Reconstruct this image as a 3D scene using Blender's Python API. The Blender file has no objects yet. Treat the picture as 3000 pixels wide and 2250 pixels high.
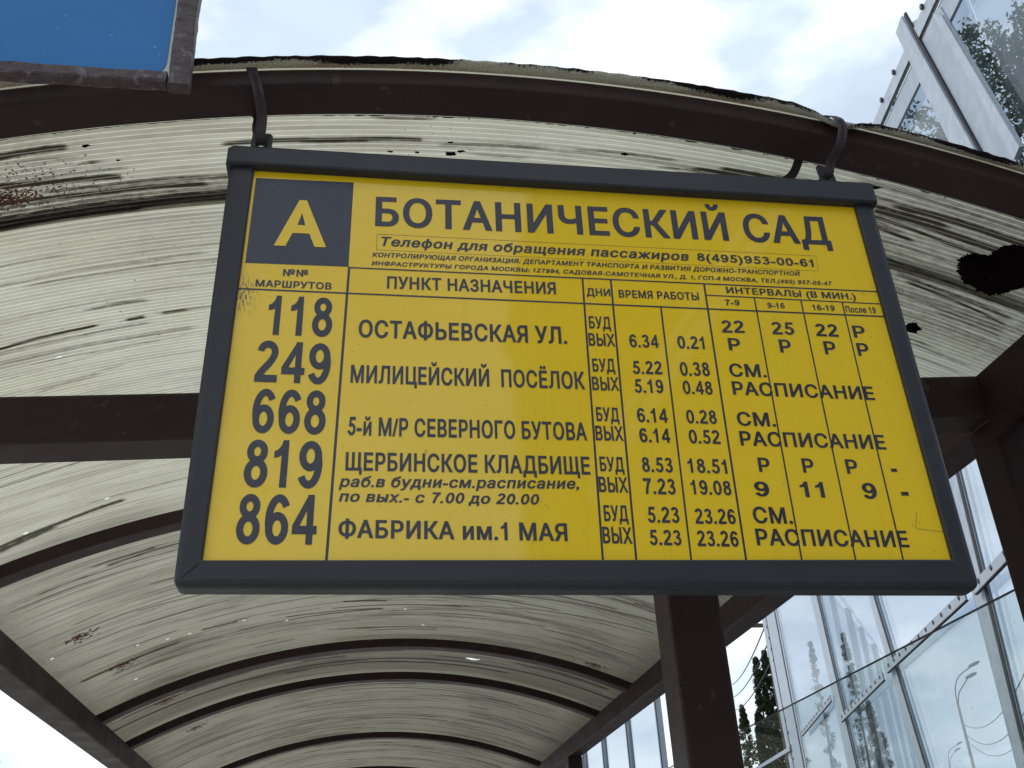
import bpy, bmesh, math, random
import numpy as np
from mathutils import Vector, Matrix
from mathutils.geometry import delaunay_2d_cdt

sc = bpy.context.scene
COL = sc.collection
random.seed(7)
RNG = np.random.default_rng(11)
EYE = Vector((0, 0, 1.6))

# ------------------------------------------------------------------ camera
cam_data = bpy.data.cameras.new('camera')
cam_data.lens = 35.606
cam_data.sensor_width = 36.0
cam_data.clip_start = 0.02
cam_data.clip_end = 3000
cam = bpy.data.objects.new('camera', cam_data)
COL.objects.link(cam)
Rm = Matrix(((0.98779756, -0.02376334, -0.15391971), (-0.14667968, -0.47417308, -0.86812727), (-0.05235498, 0.88011090, -0.47187261)))
cam.matrix_world = Matrix.Translation(EYE) @ Rm.to_4x4()
sc.camera = cam

# ------------------------------------------------------------------ sky, sun, exposure
world = bpy.data.worlds.new('World')
sc.world = world
world.use_nodes = True
nt = world.node_tree
SKY_LOC = (3.1, 0.4, 1.7)
nt.nodes.clear()
SUN_EL, SUN_AZ = math.radians(48), math.radians(-62)      # azimuth measured from +Y towards +X
sky = nt.nodes.new('ShaderNodeTexSky')
sky.sky_type = 'NISHITA'
sky.sun_disc = False
sky.sun_elevation = SUN_EL
sky.sun_rotation = SUN_AZ
sky.air_density = 1.0
sky.dust_density = 2.0
tc = nt.nodes.new('ShaderNodeTexCoord')
mp = nt.nodes.new('ShaderNodeMapping')
mp.inputs['Scale'].default_value = (1.0, 1.0, 2.2)
mp.inputs['Location'].default_value = SKY_LOC
n1 = nt.nodes.new('ShaderNodeTexNoise')
n1.inputs['Scale'].default_value = 2.6
n1.inputs['Detail'].default_value = 9
n1.inputs['Roughness'].default_value = 0.55
r1 = nt.nodes.new('ShaderNodeValToRGB')
r1.color_ramp.elements[0].position = 0.36
r1.color_ramp.elements[0].color = (0.62, 0.62, 0.62, 1)
r1.color_ramp.elements[1].position = 0.56
r1.color_ramp.elements[1].color = (1, 1, 1, 1)
n2 = nt.nodes.new('ShaderNodeTexNoise')
n2.inputs['Scale'].default_value = 5.5
n2.inputs['Detail'].default_value = 7
n2.inputs['Roughness'].default_value = 0.5
r2 = nt.nodes.new('ShaderNodeValToRGB')
r2.color_ramp.elements[0].position = 0.41
r2.color_ramp.elements[0].color = (6.0, 7.1, 8.4, 1)
r2.color_ramp.elements[1].position = 0.57
r2.color_ramp.elements[1].color = (9.6, 10.2, 10.6, 1)
mx = nt.nodes.new('ShaderNodeMix')
mx.data_type = 'RGBA'
bg = nt.nodes.new('ShaderNodeBackground')
bg.inputs['Strength'].default_value = 0.088
wo = nt.nodes.new('ShaderNodeOutputWorld')
L = nt.links.new
L(tc.outputs['Generated'], mp.inputs['Vector'])
L(mp.outputs[0], n1.inputs['Vector'])
L(mp.outputs[0], n2.inputs['Vector'])
L(n1.outputs['Fac'], r1.inputs['Fac'])
L(n2.outputs['Fac'], r2.inputs['Fac'])
L(r1.outputs['Color'], mx.inputs['Factor'])
L(sky.outputs[0], mx.inputs[6])
L(r2.outputs[0], mx.inputs[7])
L(mx.outputs[2], bg.inputs['Color'])
L(bg.outputs[0], wo.inputs['Surface'])

sun_data = bpy.data.lights.new('sun', 'SUN')
sun_data.energy = 1.4
sun_data.angle = math.radians(18)
sun_data.color = (1.0, 0.96, 0.9)
sun = bpy.data.objects.new('sun', sun_data)
COL.objects.link(sun)
sd = Vector((math.sin(SUN_AZ) * math.cos(SUN_EL), math.cos(SUN_AZ) * math.cos(SUN_EL), math.sin(SUN_EL)))
sun.rotation_euler = sd.to_track_quat('Z', 'Y').to_euler()
sun.location = (0, 0, 30)

vs = sc.view_settings
vs.view_transform = 'Standard'
vs.look = 'None'
vs.exposure = 0.50
vs.gamma = 1.0
vs.use_curve_mapping = False

# ------------------------------------------------------------------ helpers: objects
def link(o, parent=None):
    COL.objects.link(o)
    if parent is not None:
        o.parent = parent
    return o

def tag(o, label=None, cat=None, group=None, kind=None):
    if label: o['label'] = label
    if cat: o['category'] = cat
    if group: o['group'] = group
    if kind: o['kind'] = kind
    return o

def thing(name, label, cat, loc=(0, 0, 0), group=None):
    o = bpy.data.objects.new(name, None)
    o.location = loc
    o.empty_display_size = 0.05
    link(o)
    return tag(o, label, cat, group)

def mesh_obj(name, verts, faces, mat, parent=None, smooth=False, world_coords=True):
    """verts are in world coordinates; the parent's own transform is taken off."""
    me = bpy.data.meshes.new(name)
    me.from_pydata([tuple(v) for v in verts], [], faces)
    me.update()
    if mat: me.materials.append(mat)
    o = bpy.data.objects.new(name, me)
    link(o, parent)
    if parent is not None and world_coords:
        par = parent
        M = Matrix.Identity(4)
        chain = []
        while par is not None:
            chain.append(par); par = par.parent
        for p in reversed(chain):
            M = M @ (Matrix.Translation(p.location) @ p.rotation_euler.to_matrix().to_4x4())
        me.transform(M.inverted())
    if smooth:
        for p in me.polygons: p.use_smooth = True
    return o

class MB:
    def __init__(s): s.v = []; s.f = []
    def add(s, vs, fs):
        n = len(s.v); s.v += [tuple(v) for v in vs]; s.f += [tuple(i + n for i in f) for f in fs]
    def box(s, lo, hi):
        x0, y0, z0 = lo; x1, y1, z1 = hi
        s.add([(x0,y0,z0),(x1,y0,z0),(x1,y1,z0),(x0,y1,z0),(x0,y0,z1),(x1,y0,z1),(x1,y1,z1),(x0,y1,z1)],
              [(0,3,2,1),(4,5,6,7),(0,1,5,4),(1,2,6,5),(2,3,7,6),(3,0,4,7)])
    def loft(s, rings, closed=True, caps=True):
        m = len(rings[0]); n = len(s.v)
        for r in rings: s.v += [tuple(p) for p in r]
        for i in range(len(rings) - 1):
            for j in range(m if closed else m - 1):
                a = n + i*m + j; b = n + i*m + (j+1) % m
                s.f.append((a, b, b + m, a + m))
        if caps and closed:
            s.f.append(tuple(n + j for j in reversed(range(m))))
            s.f.append(tuple(n + (len(rings)-1)*m + j for j in range(m)))
    def tube(s, pts, rad, seg=8):
        pts = [Vector(p) for p in pts]
        rr = rad if isinstance(rad, (list, tuple)) else [rad]*len(pts)
        rings = []
        for i, p in enumerate(pts):
            d = (pts[min(i+1, len(pts)-1)] - pts[max(i-1, 0)]).normalized()
            a = d.cross(Vector((0, 0, 1)))
            if a.length < 1e-3: a = d.cross(Vector((1, 0, 0)))
            a.normalize(); b = d.cross(a).normalized()
            rings.append([p + (a*math.cos(t) + b*math.sin(t))*rr[i] for t in [2*math.pi*k/seg for k in range(seg)]])
        s.loft(rings)
    def build(s, name, mat, parent=None, smooth=False):
        return mesh_obj(name, s.v, s.f, mat, parent, smooth)

def chamfer_rect(w, h, c, n=2):
    """closed outline of a w x h rectangle with rounded corners, centred"""
    pts = []
    for cx, cy, a0 in ((w/2-c, h/2-c, 0), (-w/2+c, h/2-c, 90), (-w/2+c, -h/2+c, 180), (w/2-c, -h/2+c, 270)):
        for k in range(n + 1):
            a = math.radians(a0 + 90*k/n)
            pts.append((cx + c*math.cos(a), cy + c*math.sin(a)))
    return pts

def beam(mb, A, B, w, h, up=(0, 0, 1), c=0.005, steps=1):
    """square tube from A to B; w across, h along up"""
    A, B = Vector(A), Vector(B)
    d = (B - A).normalized(); side = d.cross(Vector(up)).normalized(); u = side.cross(d).normalized()
    pr = chamfer_rect(w, h, c)
    mb.loft([[A.lerp(B, k/steps) + side*x + u*y for x, y in pr] for k in range(steps + 1)])

# ------------------------------------------------------------------ helpers: materials
def new_mat(name):
    m = bpy.data.materials.new(name); m.use_nodes = True
    t = m.node_tree; t.nodes.clear()
    out = t.nodes.new('ShaderNodeOutputMaterial')
    return m, t, out

class NT:
    def __init__(s, t): s.t = t
    def n(s, typ, **kw):
        nd = s.t.nodes.new(typ)
        for k, v in kw.items():
            if k == 'inp':
                for a, b in v.items():
                    if isinstance(b, bpy.types.NodeSocket): s.t.links.new(b, nd.inputs[a])
                    else: nd.inputs[a].default_value = b
            else: setattr(nd, k, v)
        return nd
    def math(s, op, a, b=None, c=None, clamp=False):
        nd = s.t.nodes.new('ShaderNodeMath'); nd.operation = op; nd.use_clamp = clamp
        for i, v in enumerate((a, b, c)):
            if v is None: continue
            if isinstance(v, bpy.types.NodeSocket): s.t.links.new(v, nd.inputs[i])
            else: nd.inputs[i].default_value = v
        return nd.outputs[0]
    def noise(s, vec, scale, detail=4, rough=0.55, w=None):
        nd = s.n('ShaderNodeTexNoise')
        s.t.links.new(vec, nd.inputs['Vector'])
        nd.inputs['Scale'].default_value = scale; nd.inputs['Detail'].default_value = detail; nd.inputs['Roughness'].default_value = rough
        return nd.outputs['Fac']
    def maprange(s, v, a, b, c=0.0, d=1.0):
        nd = s.n('ShaderNodeMapRange'); nd.clamp = True
        s.t.links.new(v, nd.inputs[0])
        for i, x in enumerate((a, b, c, d)): nd.inputs[i+1].default_value = x
        return nd.outputs[0]
    def mix(s, f, a, b, blend='MIX'):
        nd = s.t.nodes.new('ShaderNodeMix'); nd.data_type = 'RGBA'; nd.blend_type = blend
        for idx, v in ((0, f), (6, a), (7, b)):
            if isinstance(v, bpy.types.NodeSocket): s.t.links.new(v, nd.inputs[idx])
            elif idx == 0: nd.inputs[0].default_value = v
            else: nd.inputs[idx].default_value = (*v, 1) if len(v) == 3 else v
        return nd.outputs[2]
    def scalevec(s, vec, sx, sy, sz, loc=(0, 0, 0)):
        nd = s.n('ShaderNodeMapping'); s.t.links.new(vec, nd.inputs[0])
        nd.inputs['Scale'].default_value = (sx, sy, sz); nd.inputs['Location'].default_value = loc
        return nd.outputs[0]
    def bump(s, h, strength=0.3, dist=0.002):
        nd = s.n('ShaderNodeBump'); s.t.links.new(h, nd.inputs['Height'])
        nd.inputs['Strength'].default_value = strength; nd.inputs['Distance'].default_value = dist
        return nd.outputs[0]

def obj_coord(g):
    return g.n('ShaderNodeTexCoord').outputs['Object']

def paint(name, base, alt, rough=0.45, chip=None, chip_amt=0.62, scale=9.0, bump=0.25, spec=0.4):
    """painted steel: slightly mottled colour, fine orange-peel relief, chips of another colour"""
    m, t, out = new_mat(name); g = NT(t); v = obj_coord(g)
    a = g.noise(v, scale, 6, 0.6)
    col = g.mix(g.maprange(a, 0.35, 0.7), base, alt)
    fine = g.noise(v, 160, 4, 0.6)
    h = fine
    if chip:
        cn = g.noise(v, 34, 7, 0.65)
        big = g.noise(v, 5, 3, 0.5)
        cm = g.math('MULTIPLY', g.maprange(cn, chip_amt, chip_amt + 0.03), g.maprange(big, 0.42, 0.55))
        col = g.mix(cm, col, chip)
        h = g.math('SUBTRACT', fine, g.math('MULTIPLY', cm, 0.8))
    sp = g.noise(v, 420, 2, 0.5)
    col = g.mix(g.math('MULTIPLY', g.maprange(sp, 0.70, 0.76), 0.5), col, (0.25, 0.23, 0.2))
    b = g.n('ShaderNodeBsdfPrincipled')
    t.links.new(col, b.inputs['Base Color'])
    t.links.new(g.maprange(a, 0.3, 0.7, rough - 0.08, rough + 0.12), b.inputs['Roughness'])
    b.inputs['Specular IOR Level'].default_value = spec
    t.links.new(g.bump(h, bump, 0.001), b.inputs['Normal'])
    t.links.new(b.outputs[0], out.inputs[0])
    return m

M = {}
M['brown'] = paint('brown_paint', (0.031, 0.0165, 0.0150), (0.044, 0.0235, 0.0210), 0.5, (0.075, 0.050, 0.042), 0.61, 9, 0.35, 0.25)
M['red_brown'] = paint('red_brown_paint', (0.016, 0.0085, 0.007), (0.034, 0.012, 0.009), 0.6, (0.09, 0.08, 0.08), 0.68, 14, 0.25, 0.2)
M['slate'] = paint('slate_frame_paint', (0.023, 0.0235, 0.030), (0.029, 0.0285, 0.034), 0.45, (0.012, 0.010, 0.010), 0.655, 6, 0.2, 0.4)
M['strap'] = paint('strap_paint', (0.055, 0.043, 0.047), (0.080, 0.062, 0.067), 0.7, (0.09, 0.07, 0.075), 0.62, 40, 0.3, 0.15)
M['black'] = paint('black_residue', (0.003, 0.002, 0.002), (0.006, 0.003, 0.003), 0.95, None, 0.6, 9, 0.1, 0.05)
M['ink'] = paint('letter_ink', (0.030, 0.030, 0.046), (0.036, 0.036, 0.050), 0.30, None, 0.6, 12, 0.12, 0.5)
M['lampgrey'] = paint('lamp_grey', (0.07, 0.08, 0.10), (0.10, 0.11, 0.13), 0.6)
M['dark_line'] = paint('dark_line_paint', (0.02, 0.022, 0.028), (0.03, 0.03, 0.036), 0.7)

def mat_flaky():
    """peeling, rust-swollen brown paint on the blue sign's frame"""
    m, t, out = new_mat('flaking_brown_paint'); g = NT(t); v = obj_coord(g)
    a = g.noise(v, 60, 8, 0.62); b_ = g.noise(v, 48, 6, 0.6); c = g.noise(v, 150, 5, 0.6)
    vo = g.n('ShaderNodeTexVoronoi', feature='DISTANCE_TO_EDGE'); t.links.new(v, vo.inputs['Vector']); vo.inputs['Scale'].default_value = 75
    col = g.mix(g.maprange(a, 0.35, 0.65), (0.045, 0.025, 0.026), (0.088, 0.056, 0.060))
    col = g.mix(g.math('MULTIPLY', g.maprange(b_, 0.57, 0.61), 0.75), col, (0.17, 0.145, 0.17))
    col = g.mix(g.maprange(c, 0.60, 0.68), col, (0.018, 0.010, 0.009))
    col = g.mix(g.math('MULTIPLY', g.maprange(vo.outputs[0], 0.02, 0.0), 0.7), col, (0.015, 0.009, 0.008))
    b = g.n('ShaderNodeBsdfPrincipled'); t.links.new(col, b.inputs['Base Color'])
    b.inputs['Roughness'].default_value = 0.5
    h = g.math('ADD', g.math('MULTIPLY', a, 1.2), g.math('ADD', b_, g.math('MULTIPLY', c, 0.4)))
    t.links.new(g.bump(h, 0.8, 0.004), b.inputs['Normal'])
    t.links.new(b.outputs[0], out.inputs[0])
    return m
M['flaky'] = mat_flaky()

def mat_sign_yellow():
    m, t, out = new_mat('yellow_sign_face'); g = NT(t); v = obj_coord(g)
    a = g.noise(v, 3.2, 4, 0.5); bub = g.noise(v, 210, 3, 0.6); wv = g.noise(v, 14, 4, 0.5)
    col = g.mix(g.maprange(a, 0.35, 0.7), (0.92, 0.60, 0.013), (0.88, 0.59, 0.022))
    sp = g.noise(v, 300, 2, 0.5); spm = g.noise(v, 9, 2, 0.5)
    col = g.mix(g.math('MULTIPLY', g.maprange(sp, 0.72, 0.76), g.maprange(spm, 0.45, 0.6)), col, (0.16, 0.10, 0.03))
    drip = g.noise(g.scalevec(v, 70, 1, 2.5), 1.0, 5, 0.6)
    col = g.mix(g.maprange(drip, 0.56, 0.80, 0, 0.16), col, (0.50, 0.34, 0.05))
    grit = g.noise(v, 95, 6, 0.7); gpos = g.noise(v, 4, 3, 0.5)
    col = g.mix(g.math('MULTIPLY', g.maprange(grit, 0.63, 0.70, 0, 0.55), g.maprange(gpos, 0.5, 0.62)), col, (0.24, 0.16, 0.05))
    # brushed wear beside the route column heading
    st = g.scalevec(v, 60, 60, 900)
    w = g.noise(g.scalevec(v, 420, 1, 110), 1.0, 3, 0.6)
    sep = g.n('ShaderNodeSeparateXYZ'); t.links.new(v, sep.inputs[0])
    dx = g.math('ABSOLUTE', g.math('SUBTRACT', sep.outputs[0], -0.398)); dz = g.math('ABSOLUTE', g.math('SUBTRACT', sep.outputs[2], 0.070))
    area = g.math('MULTIPLY', g.maprange(dx, 0.022, 0.0), g.maprange(dz, 0.035, 0.006))
    col = g.mix(g.math('MULTIPLY', area, g.maprange(w, 0.48, 0.56)), col, (0.10, 0.06, 0.03))
    b = g.n('ShaderNodeBsdfPrincipled'); t.links.new(col, b.inputs['Base Color'])
    b.inputs['Roughness'].default_value = 0.24
    b.inputs['Specular IOR Level'].default_value = 0.15
    b.inputs['Coat Weight'].default_value = 0.85; b.inputs['Coat Roughness'].default_value = 0.05
    h = g.math('ADD', g.math('MULTIPLY', bub, 0.25), wv)
    t.links.new(g.bump(h, 0.22, 0.0012), b.inputs['Normal'])
    t.links.new(b.outputs[0], out.inputs[0])
    return m
M['yellow'] = mat_sign_yellow()

def mat_plain(name, c1, c2, rough, scale=8, bump=0.1, metallic=0.0, spec=0.5):
    m, t, out = new_mat(name); g = NT(t); v = obj_coord(g)
    a = g.noise(v, scale, 6, 0.6); f = g.noise(v, scale*14, 4, 0.6)
    b = g.n('ShaderNodeBsdfPrincipled')
    t.links.new(g.mix(g.maprange(g.math('ADD', g.math('MULTIPLY', a, 0.7), g.math('MULTIPLY', f, 0.3)), 0.35, 0.65), c1, c2), b.inputs['Base Color'])
    b.inputs['Roughness'].default_value = rough; b.inputs['Metallic'].default_value = metallic
    b.inputs['Specular IOR Level'].default_value = spec
    t.links.new(g.bump(f, bump, 0.002), b.inputs['Normal'])
    t.links.new(b.outputs[0], out.inputs[0])
    return m
M['galv'] = mat_plain('galvanised_steel', (0.30, 0.35, 0.42), (0.42, 0.47, 0.54), 0.5, 26, 0.05, 0.1)
M['galv_dark'] = mat_plain('galvanised_steel_grey', (0.27, 0.32, 0.39), (0.36, 0.41, 0.48), 0.5, 26, 0.05, 0.1)
M['bolt'] = mat_plain('dull_bolt', (0.04, 0.035, 0.045), (0.08, 0.07, 0.08), 0.5, 30)
M['grey_edge'] = mat_plain('dirty_grey_edge', (0.16, 0.16, 0.17), (0.42, 0.42, 0.42), 0.6, 90, 0.3)
M['asphalt'] = mat_plain('asphalt', (0.045, 0.045, 0.046), (0.07, 0.068, 0.065), 0.9, 3, 0.4)
M['pavement'] = mat_plain('pavement_stone', (0.32, 0.31, 0.29), (0.40, 0.385, 0.36), 0.85, 4, 0.4)
M['wire'] = mat_plain('wire_black', (0.02, 0.02, 0.02), (0.03, 0.03, 0.03), 0.6)
M['bark'] = mat_plain('bark', (0.06, 0.045, 0.035), (0.11, 0.09, 0.07), 0.9, 10, 0.6)
M['white_border'] = mat_plain('white_border', (0.55, 0.58, 0.60), (0.70, 0.72, 0.72), 0.45, 60)

def mat_blue():
    m, t, out = new_mat('blue_sign_face'); g = NT(t); v = obj_coord(g)
    a = g.noise(v, 5, 5, 0.6); s1 = g.noise(v, 130, 3, 0.55); s2 = g.noise(g.scalevec(v, 60, 60, 190), 1.0, 3, 0.5)
    col = g.mix(g.maprange(a, 0.3, 0.7), (0.022, 0.175, 0.46), (0.030, 0.195, 0.50))
    col = g.mix(g.math('MULTIPLY', g.maprange(s1, 0.70, 0.76), 0.6), col, (0.45, 0.55, 0.66))
    col = g.mix(g.math('MULTIPLY', g.maprange(s2, 0.74, 0.78), 0.8), col, (0.02, 0.03, 0.05))
    b = g.n('ShaderNodeBsdfPrincipled'); t.links.new(col, b.inputs['Base Color'])
    b.inputs['Roughness'].default_value = 0.4; b.inputs['Specular IOR Level'].default_value = 0.25
    t.links.new(g.bump(s1, 0.1, 0.001), b.inputs['Normal'])
    t.links.new(b.outputs[0], out.inputs[0])
    return m
M['blue'] = mat_blue()

def mat_roof():
    """cellular plastic sheet: cells 10 mm apart run along the arch; algae sit in single cells; light comes through"""
    m, t, out = new_mat('cellular_plastic_sheet'); g = NT(t)
    uvn = g.n('ShaderNodeUVMap'); sep = g.n('ShaderNodeSeparateXYZ'); t.links.new(uvn.outputs[0], sep.inputs[0])
    u, v = sep.outputs[0], sep.outputs[1]
    cell = g.math('MULTIPLY', v, 100.0)
    idx = g.math('FLOOR', cell); fr = g.math('FRACT', cell)
    edge = g.math('ABSOLUTE', g.math('SUBTRACT', fr, 0.5))             # 0 in the middle, .5 at the cell wall
    wall = g.maprange(edge, 0.36, 0.47)
    cv = g.n('ShaderNodeCombineXYZ'); t.links.new(g.math('MULTIPLY', u, 1.5), cv.inputs[0]); t.links.new(g.math('MULTIPLY', idx, 7.31), cv.inputs[1])
    cellnoise = g.noise(cv.outputs[0], 1.0, 5, 0.62)
    lowv = g.n('ShaderNodeCombineXYZ'); t.links.new(g.math('MULTIPLY', u, 1.6), lowv.inputs[0]); t.links.new(g.math('MULTIPLY', v, 5.0), lowv.inputs[1])
    low = g.noise(lowv.outputs[0], 1.0, 4, 0.6)
    sv = g.n('ShaderNodeCombineXYZ'); t.links.new(g.math('MULTIPLY', u, 1.7), sv.inputs[0]); t.links.new(g.math('MULTIPLY', v, 130.0), sv.inputs[1])
    streak = g.noise(sv.outputs[0], 1.0, 5, 0.6)
    sv2 = g.n('ShaderNodeCombineXYZ'); t.links.new(g.math('MULTIPLY', u, 55), sv2.inputs[0]); t.links.new(g.math('MULTIPLY', v, 120.0), sv2.inputs[1])
    mott = g.noise(sv2.outputs[0], 1.0, 6, 0.65)
    att = g.n('ShaderNodeAttribute', attribute_name='stain').outputs['Fac']
    att2 = g.n('ShaderNodeAttribute', attribute_name='grime').outputs['Fac']
    # dirt per cell
    a = g.maprange(g.math('ADD', g.math('MULTIPLY', cellnoise, 0.75), g.math('MULTIPLY', low, 0.45)), 0.56, 0.80)
    b_ = g.maprange(g.math('ADD', streak, g.math('MULTIPLY', low, 0.35)), 0.68, 0.92, 0, 0.85)
    agf = g.n('ShaderNodeAttribute', attribute_name='aged').outputs['Fac']
    ab = g.math('MULTIPLY', g.math('MAXIMUM', a, b_), g.math('ADD', 0.42, g.math('MULTIPLY', agf, 0.90)))
    st = g.maprange(g.math('MULTIPLY', att, g.math('ADD', 0.45, g.math('MULTIPLY', mott, 1.1))), 0.12, 0.85)
    grime = g.math('MULTIPLY', att2, g.maprange(g.math('ADD', g.math('MULTIPLY', streak, 0.5), g.math('MULTIPLY', mott, 0.5)), 0.31, 0.58))
    dirt = g.math('MAXIMUM', ab, g.math('MAXIMUM', st, grime))
    wallfade = g.math('MULTIPLY', wall, g.math('SUBTRACT', 1.0, g.math('MULTIPLY', st, 0.5)))
    dirt = g.math('MULTIPLY', dirt, g.math('SUBTRACT', 1.0, g.math('MULTIPLY', wallfade, 0.55)), clamp=True)
    speck = g.maprange(g.noise(g.scalevec(uvn.outputs[0], 1, 1, 1), 260, 3, 0.6), 0.70, 0.76)
    clean_t = g.mix(wall, (0.535, 0.525, 0.455), (0.86, 0.85, 0.77))
    clean_t = g.mix(g.n('ShaderNodeAttribute', attribute_name='aged').outputs['Fac'], clean_t, (0.175, 0.163, 0.128))
    clean_t = g.mix(g.maprange(mott, 0.42, 0.72, 0, 0.5), clean_t, (0.42, 0.41, 0.35))
    tcol = g.mix(dirt, clean_t, (0.030, 0.025, 0.018))
    tcol = g.mix(g.math('MULTIPLY', speck, 0.6), tcol, (0.10, 0.08, 0.05))
    dcol = g.mix(dirt, g.mix(wall, (0.40, 0.40, 0.34), (0.55, 0.55, 0.48)), (0.035, 0.030, 0.022))
    tr = g.n('ShaderNodeBsdfTranslucent'); t.links.new(tcol, tr.inputs[0])
    df = g.n('ShaderNodeBsdfPrincipled'); t.links.new(dcol, df.inputs['Base Color']); df.inputs['Roughness'].default_value = 0.35
    hb = g.bump(g.math('MULTIPLY', wall, 1.0), 0.35, 0.001); t.links.new(hb, df.inputs['Normal'])
    ms = g.n('ShaderNodeMixShader'); ms.inputs[0].default_value = ROOF_DIFF
    t.links.new(tr.outputs[0], ms.inputs[1]); t.links.new(df.outputs[0], ms.inputs[2])
    t.links.new(ms.outputs[0], out.inputs[0])
    return m
ROOF_DIFF = 0.22
M['roof'] = mat_roof()

def mat_roof_top():
    m, t, out = new_mat('plastic_sheet_top_skin'); g = NT(t); v = obj_coord(g)
    a = g.noise(v, 6, 6, 0.6)
    tr = g.n('ShaderNodeBsdfTranslucent'); t.links.new(g.mix(g.maprange(a, 0.3, 0.7), (0.92, 0.92, 0.86), (0.80, 0.79, 0.70)), tr.inputs[0])
    df = g.n('ShaderNodeBsdfPrincipled'); df.inputs['Base Color'].default_value = (0.5, 0.5, 0.43, 1); df.inputs['Roughness'].default_value = 0.4
    ms = g.n('ShaderNodeMixShader'); ms.inputs[0].default_value = 0.12
    t.links.new(tr.outputs[0], ms.inputs[1]); t.links.new(df.outputs[0], ms.inputs[2]); t.links.new(ms.outputs[0], out.inputs[0])
    return m
M['roof_top'] = mat_roof_top()

def mat_trim():
    """edge trim: dirty white strip, rust and black growth eating in from the outer edge"""
    m, t, out = new_mat('rusted_edge_trim'); g = NT(t)
    uvn = g.n('ShaderNodeUVMap'); sep = g.n('ShaderNodeSeparateXYZ'); t.links.new(uvn.outputs[0], sep.inputs[0])
    u, v = sep.outputs[0], sep.outputs[1]               # v: 0 at the rib, 1 at the outer edge
    uv3 = g.n('ShaderNodeCombineXYZ'); t.links.new(g.math('MULTIPLY', u, 105), uv3.inputs[0]); t.links.new(g.math('MULTIPLY', v, 3.0), uv3.inputs[1])
    a = g.noise(uv3.outputs[0], 2.4, 8, 0.75)
    lo = g.noise(g.scalevec(uvn.outputs[0], 5, 0.4, 1), 1.0, 3, 0.5)
    lvl = g.math('ADD', g.math('ADD', g.math('MULTIPLY', v, 0.75), a), g.math('MULTIPLY', g.math('SUBTRACT', lo, 0.5), 2.2))
    black = g.maprange(lvl, 1.10, 1.16)
    edgeb = g.maprange(v, 0.93, 0.96)
    rustm = g.math('MULTIPLY', g.maprange(g.math('ADD', a, g.math('MULTIPLY', lo, 0.5)), 0.72, 0.9), g.maprange(v, 0.85, 0.3))
    col = g.mix(g.maprange(g.noise(uv3.outputs[0], 4, 5, 0.6), 0.35, 0.7), (0.85, 0.84, 0.77), (0.48, 0.46, 0.38))
    col = g.mix(g.math('MULTIPLY', rustm, 1.0, None, True), col, (0.34, 0.14, 0.04))
    rb = g.mix(g.maprange(g.noise(uv3.outputs[0], 2.5, 4, 0.6), 0.55, 0.7), (0.022, 0.012, 0.012), (0.10, 0.030, 0.014))
    col = g.mix(black, col, rb)
    b = g.n('ShaderNodeBsdfPrincipled'); t.links.new(col, b.inputs['Base Color']); b.inputs['Roughness'].default_value = 0.7
    t.links.new(g.bump(a, 0.5, 0.002), b.inputs['Normal'])
    tr = g.n('ShaderNodeBsdfTranslucent'); t.links.new(col, tr.inputs[0])
    ms = g.n('ShaderNodeMixShader'); ms.inputs[0].default_value = 0.65
    t.links.new(b.outputs[0], ms.inputs[1]); t.links.new(tr.outputs[0], ms.inputs[2])
    t.links.new(ms.outputs[0], out.inputs[0])
    return m
M['trim'] = mat_trim()

def mat_glass(name, tint, dust, refl, rough=0.02, wob=0.02, grime=0.0):
    m, t, out = new_mat(name); g = NT(t); v = obj_coord(g)
    tp = g.n('ShaderNodeBsdfTransparent'); tp.inputs[0].default_value = (*tint, 1)
    gl = g.n('ShaderNodeBsdfGlossy'); gl.inputs['Roughness'].default_value = rough
    t.links.new(g.bump(g.noise(g.scalevec(v, 1, 1, 0.25), 2.2, 3, 0.5), wob, 0.02), gl.inputs['Normal'])
    ge = g.n('ShaderNodeNewGeometry'); dt = g.n('ShaderNodeVectorMath', operation='DOT_PRODUCT')
    t.links.new(ge.outputs['Incoming'], dt.inputs[0]); t.links.new(ge.outputs['True Normal'], dt.inputs[1])
    ca = g.math('ABSOLUTE', dt.outputs['Value']); sch = g.math('POWER', g.math('SUBTRACT', 1.0, ca), 5.0)
    f = g.math('ADD', refl, g.math('MULTIPLY', g.math('ADD', 0.04, g.math('MULTIPLY', sch, 0.96)), 0.6), clamp=True)
    m1 = g.n('ShaderNodeMixShader'); t.links.new(f, m1.inputs[0]); t.links.new(tp.outputs[0], m1.inputs[1]); t.links.new(gl.outputs[0], m1.inputs[2])
    df = g.n('ShaderNodeBsdfDiffuse'); df.inputs[0].default_value = (0.34, 0.37, 0.36, 1)
    dn = g.noise(g.scalevec(v, 9, 9, 1.6), 1.0, 6, 0.65); sp = g.maprange(g.noise(v, 120, 2, 0.5), 0.72, 0.76, 0, 0.7)
    dm = g.math('ADD', g.maprange(dn, 0.35, 0.8, dust*0.4, dust*1.6), g.math('MULTIPLY', sp, grime), clamp=True)
    m2 = g.n('ShaderNodeMixShader'); t.links.new(dm, m2.inputs[0]); t.links.new(m1.outputs[0], m2.inputs[1]); t.links.new(df.outputs[0], m2.inputs[2])
    t.links.new(m2.outputs[0], out.inputs[0])
    return m
M['glass'] = mat_glass('facade_glass', (0.80, 0.845, 0.885), 0.014, 0.06, 0.01, 0.02)
M['pane'] = mat_glass('shelter_glass', (0.93, 0.96, 0.955), 0.035, 0.0, 0.02, 0.01, 0.5)

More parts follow.
